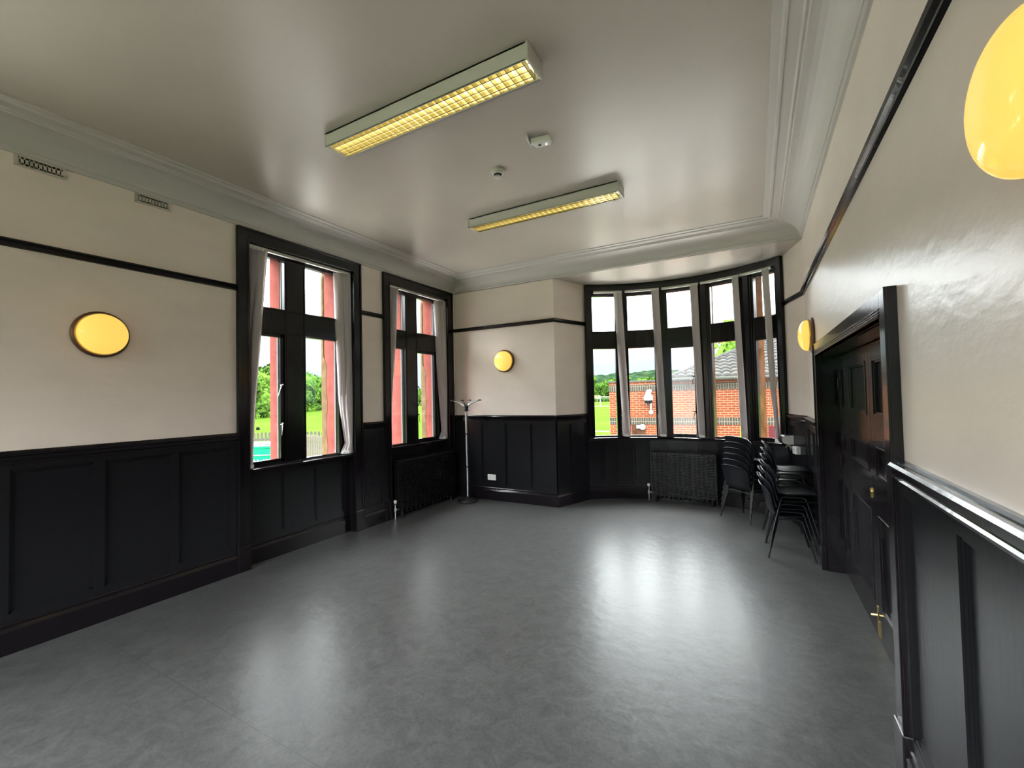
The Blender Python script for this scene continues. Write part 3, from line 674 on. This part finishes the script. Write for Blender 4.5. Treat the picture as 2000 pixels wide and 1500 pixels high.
# sockets
def socket(P, rz, label, w_=0.14, h_=0.084, d_=0.012):
    o = thing('wall_socket', label, 'socket', P, rz)       # local +x into room
    MB().box(0, -w_ / 2, -h_ / 2, d_, w_ / 2, h_ / 2).build('plate', white, o, bevel=0.003)
    m = MB()
    for s_ in ((-1, 1) if w_ > 0.12 else (0,)):
        c0 = s_ * w_ * 0.25
        m.box(d_, c0 - 0.003, 0.002, d_ + 0.0008, c0 + 0.003, 0.012).box(d_, c0 - 0.014, -0.018, d_ + .0008, c0 - 0.007, -0.013).box(d_, c0 + 0.007, -0.018, d_ + .0008, c0 + 0.014, -0.013)
    m.build('pin_holes', dark, o)
    MB().box(d_, -0.012, 0.018, d_ + 0.004, 0.0, 0.032).box(d_, 0.006, 0.018, d_ + .004, 0.018, 0.032).build('switch', white, o)
    return o
socket((0.656, D - 0.007, 0.337), -PI / 2, 'white double socket low on the back wall panelling')
(PS, tS, nS), LS = frame(bp(TR_, RB), COR_R); rzS = math.atan2(nS.y, nS.x)
q = PS + tS * 0.30 + nS * 0.007
socket((q.x, q.y, 0.863), rzS, 'white surface socket on the panelling right of the bay, above the chairs', 0.12, 0.084, 0.045)
q = PS + tS * 0.09 + nS * 0.007
o = thing('bell_box', 'small white hooded box with trailing wires beside the bay window', 'box', (q.x, q.y, 0.965), rzS)
pts = [(0.125 * max(0, math.cos(a)) ** 0.45, 0.055 * math.sin(a)) for a in [PI / 2 - PI * i / 10 for i in range(11)]]
m = MB(); vs = [(p_[0], -0.07, p_[1]) for p_ in pts] + [(p_[0], 0.07, p_[1]) for p_ in pts]; k = len(pts)
m.add(vs, [(i, i + 1, k + i + 1, k + i) for i in range(k - 1)] + [(0, k, 2 * k - 1, k - 1)]); m.build('cover', rubber, o, smooth=True)
for yy in (-0.071, 0.071): MB().add([(p_[0] * .97, yy, p_[1] * .97) for p_ in pts], [tuple(range(k))]).build('side_cap', white, o)
m = MB()
for k in range(4):
    pp = [(0.03 + 0.02 * math.sin(k + i), -0.06 + 0.035 * i + 0.01 * math.cos(3 * i + k), -0.07 - 0.02 * math.sin(i * 1.9 + k * 1.3) - 0.01 * k) for i in range(6)]
    m.tube(pp, 0.0025, 6)
m.tube([(0.03, -0.06, -0.06), (0.03, -0.09, -0.11), (0.03, -0.16, -0.12), (0.03, -0.2, -0.1)], 0.003, 6)
m.build('wires', mat('grey_cable', (0.45, 0.42, 0.36), 0.5), o, smooth=True)
socket((W - 0.007, 5.30, 0.40), PI, 'small white socket low on the right wall behind the chair stacks', 0.085, 0.085)

# ------------------------------------------------------------------ radiators
def radiator(loc, rz, Lr, dep, hgt, label, valve_col, flip=False):
    """local x along, y depth into room (0 = wall side), z up"""
    o = thing('radiator', label, 'radiator', loc, rz, 'old black column radiators behind slatted guards')
    n = 13; g = (Lr - 0.12) / (n - 1)
    proto = None
    for i in range(n):
        x = 0.06 + g * i
        if proto is None:
            m = MB()
            for yy in (dep * 0.25, dep * 0.52, dep * 0.80): m.tube([(0, yy, 0.06), (0, yy, hgt - 0.06)], 0.017, 10)
            for zz in (0.075, hgt - 0.065): m.tube([(0, dep * 0.18, zz), (0, dep * 0.30, zz + (0.02 if zz > .3 else -.01)), (0, dep * 0.5, zz + (0.028 if zz > .3 else -.015)), (0, dep * 0.75, zz + (0.02 if zz > .3 else -.01)), (0, dep * 0.88, zz)], [0.012, 0.022, 0.024, 0.022, 0.012], 10)
            proto = m.build('section', radm, o, smooth=True); proto.location = (x, 0, 0)
        else:
            c_ = proto.copy(); C.objects.link(c_); c_.parent = o; c_.location = (x, 0, 0)
    m = MB()
    for x in (0.06, Lr - 0.06): m.tube([(x, dep * 0.8, 0.0), (x, dep * 0.8, 0.07)], [0.018, 0.014], 8); m.tube([(x, dep * 0.25, 0.0), (x, dep * 0.25, 0.07)], [0.018, 0.014], 8)
    m.tube([(0.02, dep * 0.5, 0.10), (Lr - 0.02, dep * 0.5, 0.10)], 0.016, 8)
    m.build('feet', radm, o)
    m = MB(); rows = int((hgt - 0.09) / 0.0215)
    for k in range(rows):
        z = hgt - 0.022 - k * 0.0215
        if z < 0.05: break
        m.box(0, dep - 0.002, z, Lr, dep + 0.006, z + 0.011).box(0, 0.0, z, 0.006, dep, z + 0.011).box(Lr - 0.006, 0, z, Lr, dep, z + 0.011)
    for x in (0.0, Lr / 3, 2 * Lr / 3, Lr - 0.008): m.box(x, dep - 0.008, 0.02, x + 0.008, dep - 0.002, hgt)
    m.box(0, 0, 0.02, 0.006, 0.008, hgt).box(Lr - .006, 0, 0.02, Lr, 0.008, hgt)
    m.build('guard_grille', radm, o)
    m = MB(); k = int(Lr / 0.02)
    for i in range(k): x = Lr * (i + 0.5) / k; m.box(x - 0.003, 0.0, hgt, x + 0.003, dep + 0.008, hgt + 0.008)
    m.box(0, 0.0, hgt - .006, Lr, 0.012, hgt).box(0, dep - 0.004, hgt - .006, Lr, dep + 0.006, hgt)
    m.build('top_grille', radm, o)
    vx = -0.045 if not flip else Lr + 0.045; yy = dep * 0.72
    MB().lathe([(0, 0.0), (0.012, 0), (0.014, 0.004), (0.020, 0.012), (0.022, 0.03), (0.018, 0.045), (0, 0.048)], (vx, yy, 0.20), seg=16).build('valve_head', valve_col, o, smooth=True)
    s_ = 1 if not flip else -1
    MB().tube([(vx, yy, 0), (vx, yy, 0.19)], 0.009, 8).tube([(vx, yy, 0.12), (vx + s_ * 0.07, yy, 0.12)], 0.011, 8).lathe([(0, 0.1), (0.016, 0.1), (0.018, 0.12), (0.016, 0.145), (0, 0.145)], (vx, yy, 0), seg=10).build('valve_body', steel, o, smooth=True)
    return o
# bay radiator: wall side is +y, so rotate by 180 degrees
radiator((3.685, 6.68, 0), PI, 0.86, 0.18, 0.70, 'black slatted radiator under the middle of the bay window', white, flip=True)
radiator((-0.055, 5.44, 0), -PI / 2, 1.17, 0.19, 0.73, 'black slatted radiator under the second left window, beside the coat stand', creamp, flip=True)

# ------------------------------------------------------------------ coat stand
o = thing('coat_stand', 'silver pole coat stand with round black base in the corner', 'coat stand', (0.370, 5.43, 0))
MB().lathe([(0, 0.0), (0.160, 0.0), (0.163, 0.01), (0.150, 0.028), (0.115, 0.040), (0.06, 0.052), (0.03, 0.07), (0, 0.07)], seg=40).build('base', rubber, o, smooth=True)
for z0, z1 in ((0.05, 0.51), (0.52, 1.0), (1.01, 1.36)): MB().tube([(0, 0, z0), (0, 0, z1)], 0.017, 16).build('pole', steel, o, smooth=True)
for z in (0.51, 1.0): MB().tube([(0, 0, z - 0.008), (0, 0, z + 0.012)], 0.0195, 16).build('collar', rubber, o, smooth=True)
m = MB().lathe([(0, 1.34), (0.022, 1.34), (0.030, 1.36), (0.035, 1.40), (0.032, 1.44), (0, 1.45)], seg=20); m.build('hub', rubber, o, smooth=True)
for k in range(4):
    a = 0.35 + k * PI / 2; dx, dy = math.cos(a), math.sin(a)
    m = MB().tube([(dx * 0.02, dy * 0.02, 1.42), (dx * 0.08, dy * 0.08, 1.46), (dx * 0.15, dy * 0.15, 1.49), (dx * 0.20, dy * 0.20, 1.50)], [0.016, 0.013, 0.011, 0.010], 10)
    arm = m.build('arm', chrome, o, smooth=True)
    MB().lathe([(0, -0.006), (0.026, -0.006), (0.03, 0.004), (0.02, 0.012), (0, 0.014)], (dx * 0.21, dy * 0.21, 1.502), seg=14).build('arm_tip', rubber, arm, smooth=True)
m = MB()
for k in range(3): a = 0.5 + k * 2 * PI / 3; m.tube([(math.cos(a) * .015, math.sin(a) * .015, 1.35), (math.cos(a) * 0.045, math.sin(a) * 0.045, 1.355), (math.cos(a) * 0.055, math.sin(a) * 0.055, 1.372)], 0.004, 6)
m.build('lower_hooks', rubber, o)

# ------------------------------------------------------------------ chairs (front = local +x)
def make_chair(label, group):
    o = thing('stacking_chair', label, 'chair', (0, 0, 0), 0, group)
    prof = [(0.212, 0.345), (0.205, 0.368), (0.16, 0.378), (0.08, 0.376), (0.0, 0.368), (-0.07, 0.366), (-0.125, 0.376), (-0.155, 0.402), (-0.170, 0.44), (-0.180, 0.49), (-0.188, 0.54), (-0.197, 0.59), (-0.208, 0.635), (-0.220, 0.662), (-0.236, 0.668)]
    half = [0.165, 0.185, 0.198, 0.202, 0.202, 0.198, 0.192, 0.185, 0.180, 0.182, 0.190, 0.192, 0.182, 0.160, 0.150]
    rows = []
    for i, ((x, z), hw) in enumerate(zip(prof, half)):
        row = []
        for j in range(13):
            u = -1 + 2 * j / 12; y = hw * u; e = abs(u) ** 3
            if i <= 6: row.append((x, y, z + 0.020 * e * (1 if i > 0 else -0.5)))
            else: row.append((x + 0.045 * e * (1 - max(0, i - 11) * 0.15), y, z + (-0.02 * e if i > 11 else 0)))
        rows.append(row)
    s = MB().grid(rows).build('seat_shell', chairm, o, smooth=True)
    sd = s.modifiers.new('s', 'SOLIDIFY'); sd.thickness = 0.007; sd.offset = -1
    sb = s.modifiers.new('u', 'SUBSURF'); sb.levels = 1; sb.render_levels = 1
    # rolled rim
    rim = [rows[i][0] for i in range(len(rows))] + [rows[-1][j] for j in range(1, 13)] + [rows[i][12] for i in range(len(rows) - 2, -1, -1)]
    MB().tube(rim, 0.005, 6).build('rim', chairm, s, smooth=True)
    hgt = 0.352
    for sx in (1, -1):
        for sy in (1, -1):
            m = MB().tube([(sx * 0.185, sy * 0.222, 0.008), (sx * 0.100, sy * 0.168, hgt - 0.02), (sx * 0.088, sy * 0.162, hgt - 0.004), (sx * 0.07, sy * 0.160, hgt)], 0.008, 10)
            lg = m.build('leg', chairleg, o, smooth=True)
            MB().tube([(sx * 0.187, sy * 0.223, 0.0), (sx * 0.181, sy * 0.2195, 0.022)], 0.010, 10).build('foot_cap', rubber, lg)
    m = MB()
    for sy in (1, -1): m.tube([(0.071, sy * 0.160, hgt), (-0.071, sy * 0.160, hgt)], 0.008, 10)
    m.tube([(-0.095, -0.165, hgt - 0.012), (-0.095, 0.165, hgt - 0.012)], 0.006, 8); m.tube([(0.095, -0.165, hgt - 0.012), (0.095, 0.165, hgt - 0.012)], 0.006, 8)
    m.build('seat_frame', chairleg, o, smooth=True)
    return o
ORD = ['bottom', 'second', 'third', 'fourth', 'fifth', 'top']
proto = None
stacks = [('A', 4.035, 6.075, math.radians(48), 6, 'of the stack by the bay radiator', 'chairs stacked beside the bay radiator'),
          ('B', 4.412, 4.985, math.radians(2), 4, 'of the low stack next to the door', 'chairs in the low stack next to the door'),
          ('C', 4.395, 5.465, math.radians(2), 6, 'of the tall stack behind the low one', 'chairs in the tall stack under the white socket')]
for nm, x, y, a, k, where, grp in stacks:
    for i in range(k):
        word = 'topmost' if i == k - 1 else ('bottom' if i == 0 else ORD[i] + ' from the floor')
        lab = 'black plastic chair, %s %s' % (word, where)
        loc = (x + 0.012 * i * math.cos(a), y + 0.012 * i * math.sin(a), 0.0685 * i)
        if proto is None:
            proto = make_chair(lab, grp); proto.location = loc; proto.rotation_euler = (0, 0, a)
        else: dup(proto, loc, a, lab, grp)

# ------------------------------------------------------------------ outside: ground
GZ = -1.5
MB().box(-900, -300, GZ - 1, 700, 1300, GZ).build('ground', grass, kind='structure')
MB().box(-22, 1.0, GZ, -0.6, 13.2, GZ + 0.03).build('yard_paving', concrete, kind='structure')
MB().box(-2.5, 7.3, GZ, 14, 15.1, GZ + 0.03).build('bounce_path_paving', bouncem, kind='structure')  # path extended and paled out of view to throw light indoors
MB().box(-15.5, -8, GZ, -0.45, 13.0, GZ + 0.04).build('bounce_apron_paving', bouncem, kind='structure')  # unseen paving added as a reflector to brighten the ceiling
m = MB(); m.hexa([(-9.5, 35.0), (2, 35.0), (2, 35.5), (-9.5, 35.5)], GZ, GZ + 0.02); m.hexa([(-75, 111.4), (0, 111.4), (0, 113.4), (-75, 113.4)], GZ, GZ + 0.03)
m.build('pitch_lines', whitep, kind='structure')
o = thing('goal_frame', 'white football goal out on the green pitch', 'goal', (-31.9, 113.0, GZ))
MB().tube([(0, 0, 0), (0, 0, 2.4)], 0.12, 8).build('post', whitep, o); MB().tube([(7.3, 0, 0), (7.3, 0, 2.4)], 0.12, 8).build('post', whitep, o)
MB().tube([(-0.1, 0, 2.4), (7.4, 0, 2.4)], 0.12, 8).build('crossbar', whitep, o)

# trees
def blob(mb, c, r, seed, sub=2, leaves=60, ls=0.3):
    import bmesh
    bm = bmesh.new(); bmesh.ops.create_icosphere(bm, subdivisions=sub, radius=1.0)
    vs = []
    for v in bm.verts:
        d = v.co.normalized(); k = 1 + 0.28 * noise.noise(d * 2.3 + Vector((seed, 0, 0))) + 0.14 * noise.noise(d * 6 + Vector((0, seed, 0)))
        vs.append((c[0] + d.x * r * k, c[1] + d.y * r * k, c[2] + d.z * r * k * 0.85))
    fs = [tuple(v.index for v in f.verts) for f in bm.faces]; bm.free(); mb.add(vs, fs)
    rnd = random.Random(seed)
    for _ in range(leaves):
        d = Vector((rnd.gauss(0, 1), rnd.gauss(0, 1), rnd.gauss(0, 1))).normalized(); p_ = Vector(c) + Vector((d.x * r, d.y * r, d.z * r * 0.85)) * rnd.uniform(0.92, 1.22)
        a = Vector((rnd.gauss(0, 1), rnd.gauss(0, 1), rnd.gauss(0, 1))).normalized(); b = a.orthogonal().normalized(); s_ = ls * rnd.uniform(0.6, 1.3)
        mb.add([p_ - a * s_, p_ + b * s_ * 0.7, p_ + a * s_, p_ - b * s_ * 0.7], [(0, 1, 2, 3)])
def crown_mesh(seed, hgt, rad, nb, low=0.15, lv=90, ls=0.28):
    rnd = random.Random(seed); mb = MB()
    for i in range(nb):
        t = rnd.uniform(low, 0.82); rr = rad * math.sqrt(max(0.05, 1 - ((t - 0.42) / 0.58) ** 2)) * 0.62
        a = rnd.uniform(0, 2 * PI); q = rnd.uniform(0.2, 1) * rr
        blob(mb, (q * math.cos(a), q * math.sin(a), hgt * t), rad * rnd.uniform(0.30, 0.48), seed * 13 + i, 2, lv, ls)
    return mb
def make_tree(seed, hgt, rad, nb, m_, label, group, **k):
    o = thing('tree', label, 'tree', (0, 0, 0), 0, group)
    crown_mesh(seed, hgt, rad, nb, **k).build('crown', m_, o, smooth=False)
    MB().tube([(0, 0, 0), (0.1, 0, hgt * 0.3), (0, 0.1, hgt * 0.6)], [0.25, 0.2, 0.1], 8).build('trunk', barkm, o)
    return o
trees = []
A1, A2 = Vector((-73, 40)), Vector((-133, 108)); nt_ = 13
kinds = [(3, leafm), (5, leaflm), (8, leafm)]
tp = {}
for i in range(nt_):
    t = i / (nt_ - 1); b = A1.lerp(A2, t); back = Vector((-0.8, 0.6)) * 4
    k = i % 3; hs = 1.22 + 0.2 * math.sin(i * 2.4) - 0.12 * t
    lab = 'leafy tree in the wood beyond the field, %s' % ['seen behind the left blind', 'at the far left of the first pane', 'left of the red stone mullion', 'behind the window catch', 'hidden by the first mullion', 'behind the broad window mullion', 'behind the mullion edge', 'at the left edge of the second pane', 'highest in the second pane', 'right of the highest one', 'near the sandstone jamb', 'low beside the sandstone jamb', 'furthest and lowest of the row'][i]
    if k not in tp:
        tr = make_tree(kinds[k][0], 9.3, 4.6, 16, kinds[k][1], lab, 'trees of the wood beyond the field', lv=140, ls=0.30, low=0.05); tp[k] = tr
    else: tr = dup(tp[k], (0, 0, 0), 0, lab)
    tr.location = (b.x + back.x, b.y + back.y, GZ - 0.3); tr.rotation_euler = (0, 0, i * 1.3); tr.scale = (hs, hs, hs)
for i in range(9):   # light scrub along the field edge
    t = i / 8; b = A1.lerp(A2, t * 0.9) + Vector((3.0, -1.8))
    if i == 0: bush = thing('bush', '', 'bush', (0, 0, 0), 0, 'scrub along the edge of the field'); crown_mesh(21, 2.4, 2.4, 9, lv=110, ls=0.2, low=0.0).build('foliage', leaflm, bush); bu = bush
    else: bu = dup(bush, (0, 0, 0), 0, '')
    bu['label'] = 'pale green scrub bush at the foot of the wood, %s' % ['leftmost', 'second from left', 'third from left', 'fourth from left', 'middle of the row', 'fourth from right', 'third from right', 'second from right', 'rightmost'][i]
    s_ = 1.0 - 0.35 * t; bu.location = (b.x, b.y, GZ); bu.rotation_euler = (0, 0, i); bu.scale = (s_, s_, s_)
for i in range(7):   # trees seen through the second window and over the far field
    P = Vector((-132 + i * 9.0, 158 + i * 3.2)); lab = 'distant green tree across the field seen through the corner window, %s' % ['leftmost', 'second from left', 'third from left', 'middle one', 'third from right', 'second from right', 'rightmost'][i]
    tr = dup(tp[i % 3], (P.x, P.y, GZ), i * 0.9, lab, 'distant trees seen through the corner window'); s_ = 0.85 + 0.12 * math.sin(i * 3); tr.scale = (s_, s_, s_)
for i in range(10):
    P = Vector((-104 + i * 6.6, 236 + (i % 3) * 6)); lab = 'green tree beyond the goal, left of the brick building, %s' % ['furthest left', 'second', 'third', 'fourth', 'fifth', 'sixth', 'seventh', 'eighth', 'ninth', 'nearest the brick corner'][i]
    tr = dup(tp[(i * 2) % 3], (P.x, P.y, GZ), i * 1.9, lab, 'trees at the far side of the pitch'); s_ = 1.42 + 0.13 * math.sin(i * 2); tr.scale = (s_, s_, s_)
tr = make_tree(33, 7.2, 2.6, 12, leaflm, 'bright green tree rising behind the tiled roof', None, lv=160, ls=0.16, low=0.2); tr.location = (4.4, 27.0, GZ); tr.scale = (1.1, 1.1, 1.1)
o = MB(); 
for i in range(40): blob(o, (-120 + i * 2.6, 136 + i * 1.65, GZ + 0.5), 1.7, 300 + i, 1, 14, 0.2)
tag(o.build('hedge', hedgem), 'dark clipped hedge along the far edge of the field', 'hedge')
o = MB()
for i in range(34): blob(o, (-95 + i * 2.6, 205, GZ + 0.4), 2.0, 400 + i, 1, 14, 0.2)
tag(o.build('hedge', hedgem), 'dark hedge behind the football goal', 'hedge')
o = thing('hut', 'small cream hut at the far side of the pitch', 'hut', (-61.5, 196, GZ))
MB().box(-2.2, -2, 0, 2.2, 2, 2.3).build('wall', mat('cream_boarding', (0.12, 0.09, 0.04), 0.8), o)
MB().box(-2.5, -2.3, 2.3, 2.5, 2.3, 2.55).build('roof', mat('pale_roof', (0.14, 0.12, 0.07), 0.7), o)

# wooded hill
rows = []
for i in range(26):
    r_ = 560 + i * 14; row = []
    for j in range(150):
        az = math.radians(-40 + 75 * j / 149); x = 4.18 + r_ * math.sin(az); y = r_ * math.cos(az)
        t = i / 25; base = 47 * math.sin(min(1, t * 1.15) * PI / 2) * (1.0 + 0.10 * math.sin(az * 9 + 1.1) + 0.05 * math.sin(az * 23)) * (1 if az < 0.1 else 0.9)
        bump_ = 5.5 * noise.noise(Vector((x / 16, y / 16, 3))) + 2.5 * noise.noise(Vector((x / 6, y / 6, 9)))
        row.append((x, y, GZ - 3 + base + bump_ * min(1, t * 4)))
    rows.append(row)
hl = MB().grid(rows).build('wooded_hill', hillm, smooth=True); hl['kind'] = 'stuff'; tag(hl, 'long tree covered hill on the skyline beyond the brick building', 'hill')

# picket fences, bins
def picket(mb, x, w_=0.085, h_=1.75, t_=0.02): mb.add([(x - w_ / 2, 0, 0), (x + w_ / 2, 0, 0), (x + w_ / 2, t_, 0), (x - w_ / 2, t_, 0), (x - w_ / 2, 0, h_ - 0.05), (x + w_ / 2, 0, h_ - 0.05), (x + w_ / 2, t_, h_ - .05), (x - w_ / 2, t_, h_ - .05), (x, 0, h_), (x, t_, h_)],
    [(0, 1, 5, 8, 4), (3, 7, 9, 6, 2), (0, 4, 7, 3), (1, 2, 6, 5), (4, 8, 9, 7), (5, 6, 9, 8), (0, 3, 2, 1)]); return mb
def fence(P0, P1, h_, sp_, m_, label, n_max=60):
    P0 = Vector(P0); P1 = Vector(P1); L = (P1 - P0).length; a = math.atan2(P1.y - P0.y, P1.x - P0.x)
    o = thing('picket_fence', label, 'fence', (P0.x, P0.y, GZ), a)
    n_ = min(n_max, int(L / sp_)); first = None
    for i in range(n_):
        if first is None: first = picket(MB(), 0, sp_ * 0.60, h_).build('picket', m_, o); q = first
        else: q = first.copy(); C.objects.link(q); q.parent = o
        q.location = (i * sp_, 0, random.uniform(-0.02, 0.02))
    for z in (0.4, h_ - 0.35): MB().box(0, 0.02, z, n_ * sp_, 0.06, z + 0.08).build('rail', m_, o)
    return o
fence((-17.0, 9.3), (-9.4, 15.1), 1.74, 0.155, weathered, 'grey weathered picket fence between the yard and the grass')
fence((-8.95, 9.0), (-6.6, 8.62), 2.0, 0.105, paletimb, 'pale tall picket fence enclosing the bins, nearer than the grey one')
o = thing('waste_bin', 'big green wheeled waste bin with grey lid outside the first window', 'bin', (-11.75, 9.6, GZ), math.atan2(0.486, 0.874) + 0.18)
m = MB().add([(-0.66, -0.42, 0.18), (0.66, -0.42, 0.18), (0.66, 0.42, 0.18), (-0.66, 0.42, 0.18), (-0.75, -0.52, 1.46), (0.75, -0.52, 1.46), (0.75, 0.52, 1.46), (-0.75, 0.52, 1.46)], [(0, 3, 2, 1), (4, 5, 6, 7), (0, 1, 5, 4), (1, 2, 6, 5), (2, 3, 7, 6), (3, 0, 4, 7)])
m.box(-0.78, -0.55, 1.39, 0.78, 0.55, 1.46); m.build('body', binm, o, bevel=0.02)
m = MB().add([(-0.78, -0.57, 1.46), (0.78, -0.57, 1.46), (0.78, 0.55, 1.46), (-0.78, 0.55, 1.46), (-0.74, -0.50, 1.48), (0.74, -0.50, 1.48), (0.74, 0.5, 1.56), (-0.74, 0.5, 1.56)], [(0, 3, 2, 1), (4, 5, 6, 7), (0, 1, 5, 4), (1, 2, 6, 5), (2, 3, 7, 6), (3, 0, 4, 7)])
m.build('lid', binlid, o, bevel=0.01)
for x in (-0.15, 0.28):
    MB().add([(x, -0.3, 1.52), (x + 0.16, -0.3, 1.52), (x + 0.16, 0.1, 1.55), (x, 0.1, 1.55)], [(0, 1, 2, 3)]).build('lid_handle', rubber, o).modifiers.new('s', 'SOLIDIFY').thickness = 0.02
MB().box(-0.3, -0.532, 1.14, 0.6, -0.48, 1.165).box(-0.25, -0.49, 0.70, 0.6, -0.44, 0.725).build('stripe', whitep, o)
MB().box(-0.66, -0.53, 0.92, -0.52, -0.50, 1.24).build('sticker', whitep, o)
for sx in (-0.55, 0.55):
    for sy in (-0.33, 0.33): MB().lathe([(0, -0.03), (0.1, -0.03), (0.1, 0.03), (0, 0.03)], (sx, sy, 0.1), 'y', 16).build('wheel', rubber, o)
tx = bpy.data.curves.new('lettering', 'FONT'); tx.body = 'TLI-40'; tx.size = 0.24; tx.extrude = 0.004; tx.align_x = 'CENTER'
to = bpy.data.objects.new('lettering', tx); C.objects.link(to)
dg = bpy.context.evaluated_depsgraph_get(); me = bpy.data.meshes.new_from_object(to.evaluated_get(dg)); bpy.data.objects.remove(to)
lt = bpy.data.objects.new('lettering', me); me.materials.clear(); me.materials.append(whitep); C.objects.link(lt); lt.parent = o
lt.location = (0.12, -0.507, 0.84); lt.rotation_euler = (math.radians(85), 0, 0)
o = thing('recycling_crate', 'orange bin with dark lid beside the pale fence', 'bin', (-10.45, 10.65, GZ), 0.5)
MB().box(-0.45, -0.35, 0.1, 0.45, 0.35, 1.1).build('body', orangem, o, bevel=0.03); MB().box(-0.48, -0.38, 1.1, 0.48, 0.38, 1.38).build('lid', mat('navy_lid', (0.03, 0.035, 0.06), 0.5), o, bevel=0.05)
for x, y, lab in ((-43.9, 28.0, 'small dark bag lying on the grass, left one'), (-43.2, 28.3, 'small dark bag lying on the grass, right one')):
    mb = MB(); blob(mb, (0, 0, 0.15), 0.2, int(x * -7), 2, 0); b_ = mb.build('bag', matt, None, at=(0, 0, 0)); b_.location = (x, y, GZ); tag(b_, lab, 'bag', 'dark bags on the grass')

# ------------------------------------------------------------------ brick building
uB = Vector((0.99213, 0.12524)); aB = math.atan2(uB.y, uB.x)
bd = thing('brick_building', 'single storey orange brick building with grey bands and pantiled roof', 'building', (-0.29, 15.03, GZ), aB)
zz = lambda z: z - GZ
MB().box(0, 0, 0, 9.0, 7.0, zz(1.96)).build('wall', redbrick, bd)
for a, b in ((0.50, 0.73), (1.63, 1.85)): MB().box(-0.006, -0.006, zz(a), 9.006, 7.0, zz(b)).build('brick_band', bandbrick, bd)
MB().box(-0.04, -0.04, zz(1.95), 2.35, 7.0, zz(2.0)).build('coping', greyfascia, bd)
MB().box(2.05, -0.22, zz(1.93), 9.2, 0.0, zz(2.02)).build('fascia', greyfascia, bd)
m = MB().tube([(2.05, -0.25, zz(1.99)), (9.2, -0.25, zz(1.99))], 0.055, 10); m.build('gutter', greyfascia, bd, smooth=True)
# pantile roof, hipped at the left
m = MB(); pitch = 0.40; tw, tl = 0.27, 0.30; U0 = 1.95
for k in range(13):
    s0, s1 = k * tl, (k + 1) * tl + 0.03; ua = U0 + s0 * 0.93; ub = 9.4
    cols = int((ub - ua) / (tw / 6)); r0 = []; r1 = []; r2 = []
    for j in range(cols + 1):
        x = ua + j * tw / 6; wv = 0.06 * abs(math.sin(PI * (x - U0) / tw + (0 if k % 2 == 0 else 0))) ** 0.8
        r0.append((x, -0.24 + s0 * 0.93, zz(2.02) + s0 * pitch + wv - 0.02)); r1.append((x, -0.24 + s0 * 0.93, zz(2.02) + s0 * pitch + wv + 0.055)); r2.append((max(x, U0 + s1 * 0.93), -0.24 + s1 * 0.93, zz(2.02) + s1 * pitch + wv))
    m.grid([r0, r1, r2])
m.build('pantile_roof', tilem, bd)
hp = 3.9
m = MB().tube([(U0, -0.24, zz(2.06)), (U0 + hp * 0.93, -0.24 + hp * 0.93, zz(2.06) + hp * pitch)], 0.08, 8).tube([(U0 + hp * .93, -0.24 + hp * 0.93, zz(2.06) + hp * pitch), (9.4, -0.24 + hp * 0.93, zz(2.06) + hp * pitch)], 0.08, 8)
m.build('ridge_tiles', tilem, bd)
m = MB().add([(U0, -0.24, zz(2.0)), (U0 + hp * .93, -0.24 + hp * .93, zz(2.0) + hp * pitch), (U0, 7, zz(2.0)), (9.4, 7, zz(2.0)), (9.4, -.24 + hp * .93, zz(2.0) + hp * pitch)], [(0, 1, 2), (1, 4, 3, 2)])
m.build('rear_slopes', tilem, bd)
MB().box(0.74, -0.012, zz(-1.5), 1.17, 0.0, zz(0.50)).build('brown_door', brownm, bd)
MB().box(4.82, -0.015, zz(-1.5), 5.8, 0.0, zz(0.47)).build('burgundy_door', doorm, bd)
MB().tube([(3.30, -0.07, zz(0.4)), (3.30, -0.07, zz(0.66))], 0.045, 8).build('vent_pipe', greyfascia, bd)
def bw(u, d, z): p_ = Vector((-0.29, 15.03)) + uB * u + Vector((0.12524, -0.99213)) * d; return (p_.x, p_.y, z)
o = thing('security_camera', 'white dome camera on a bracket fixed to the brick building', 'camera', bw(1.36, 0.0, 0.92), aB)
MB().lathe([(0, 0.02), (0.07, 0.02), (0.07, -0.04), (0, -0.04)], (0.02, -0.03, 0), 'y', 16).build('junction_box', whitep, o, smooth=True)
MB().tube([(0.02, -0.05, 0.05), (0.02, -0.06, 0.35), (0.0, -0.05, 0.62)], 0.028, 8).build('conduit', whitep, o, smooth=True)
MB().lathe([(0.14, 0.0), (0.15, 0.06), (0.14, 0.14), (0.09, 0.22), (0.07, 0.30), (0.06, 0.34), (0, 0.36)], (-0.04, -0.20, 0.40), seg=24).build('housing', whitep, o, smooth=True)
MB().lathe([(0.125, 0.0), (0.12, -0.05), (0.085, -0.10), (0.04, -0.125), (0, -0.13)], (-0.04, -0.20, 0.40), seg=24).build('lens_dome', matt, o, smooth=True)
MB().box(-0.02, -0.20, 0.66, 0.06, 0.0, 0.76).build('bracket', whitep, o, bevel=0.01)
o = thing('bulkhead_light', 'round white bulkhead light on the brick building beside the brown door', 'light', bw(1.09, 0.012, 0.42), aB)
MB().lathe([(0, -0.10), (0.08, -0.09), (0.10, -0.05), (0.10, 0.0)], ax='y', seg=20).build('diffuser', whitep, o, smooth=True)
MB().box(-0.2, -0.05, -0.05, -0.08, 0.0, 0.06).build('mount', whitep, o)
o = thing('bollard', 'bright yellow post standing in front of the brick building', 'post', bw(4.05, 0.25, GZ + .03), 0)
MB().tube([(0, 0, 0), (0, 0, 1.92)], 0.045, 12).build('post', yellowm, o, smooth=True); MB().tube([(0, 0, 1.92), (0, 0, 1.95)], [0.05, 0.03], 12).build('cap', yellowm, o)
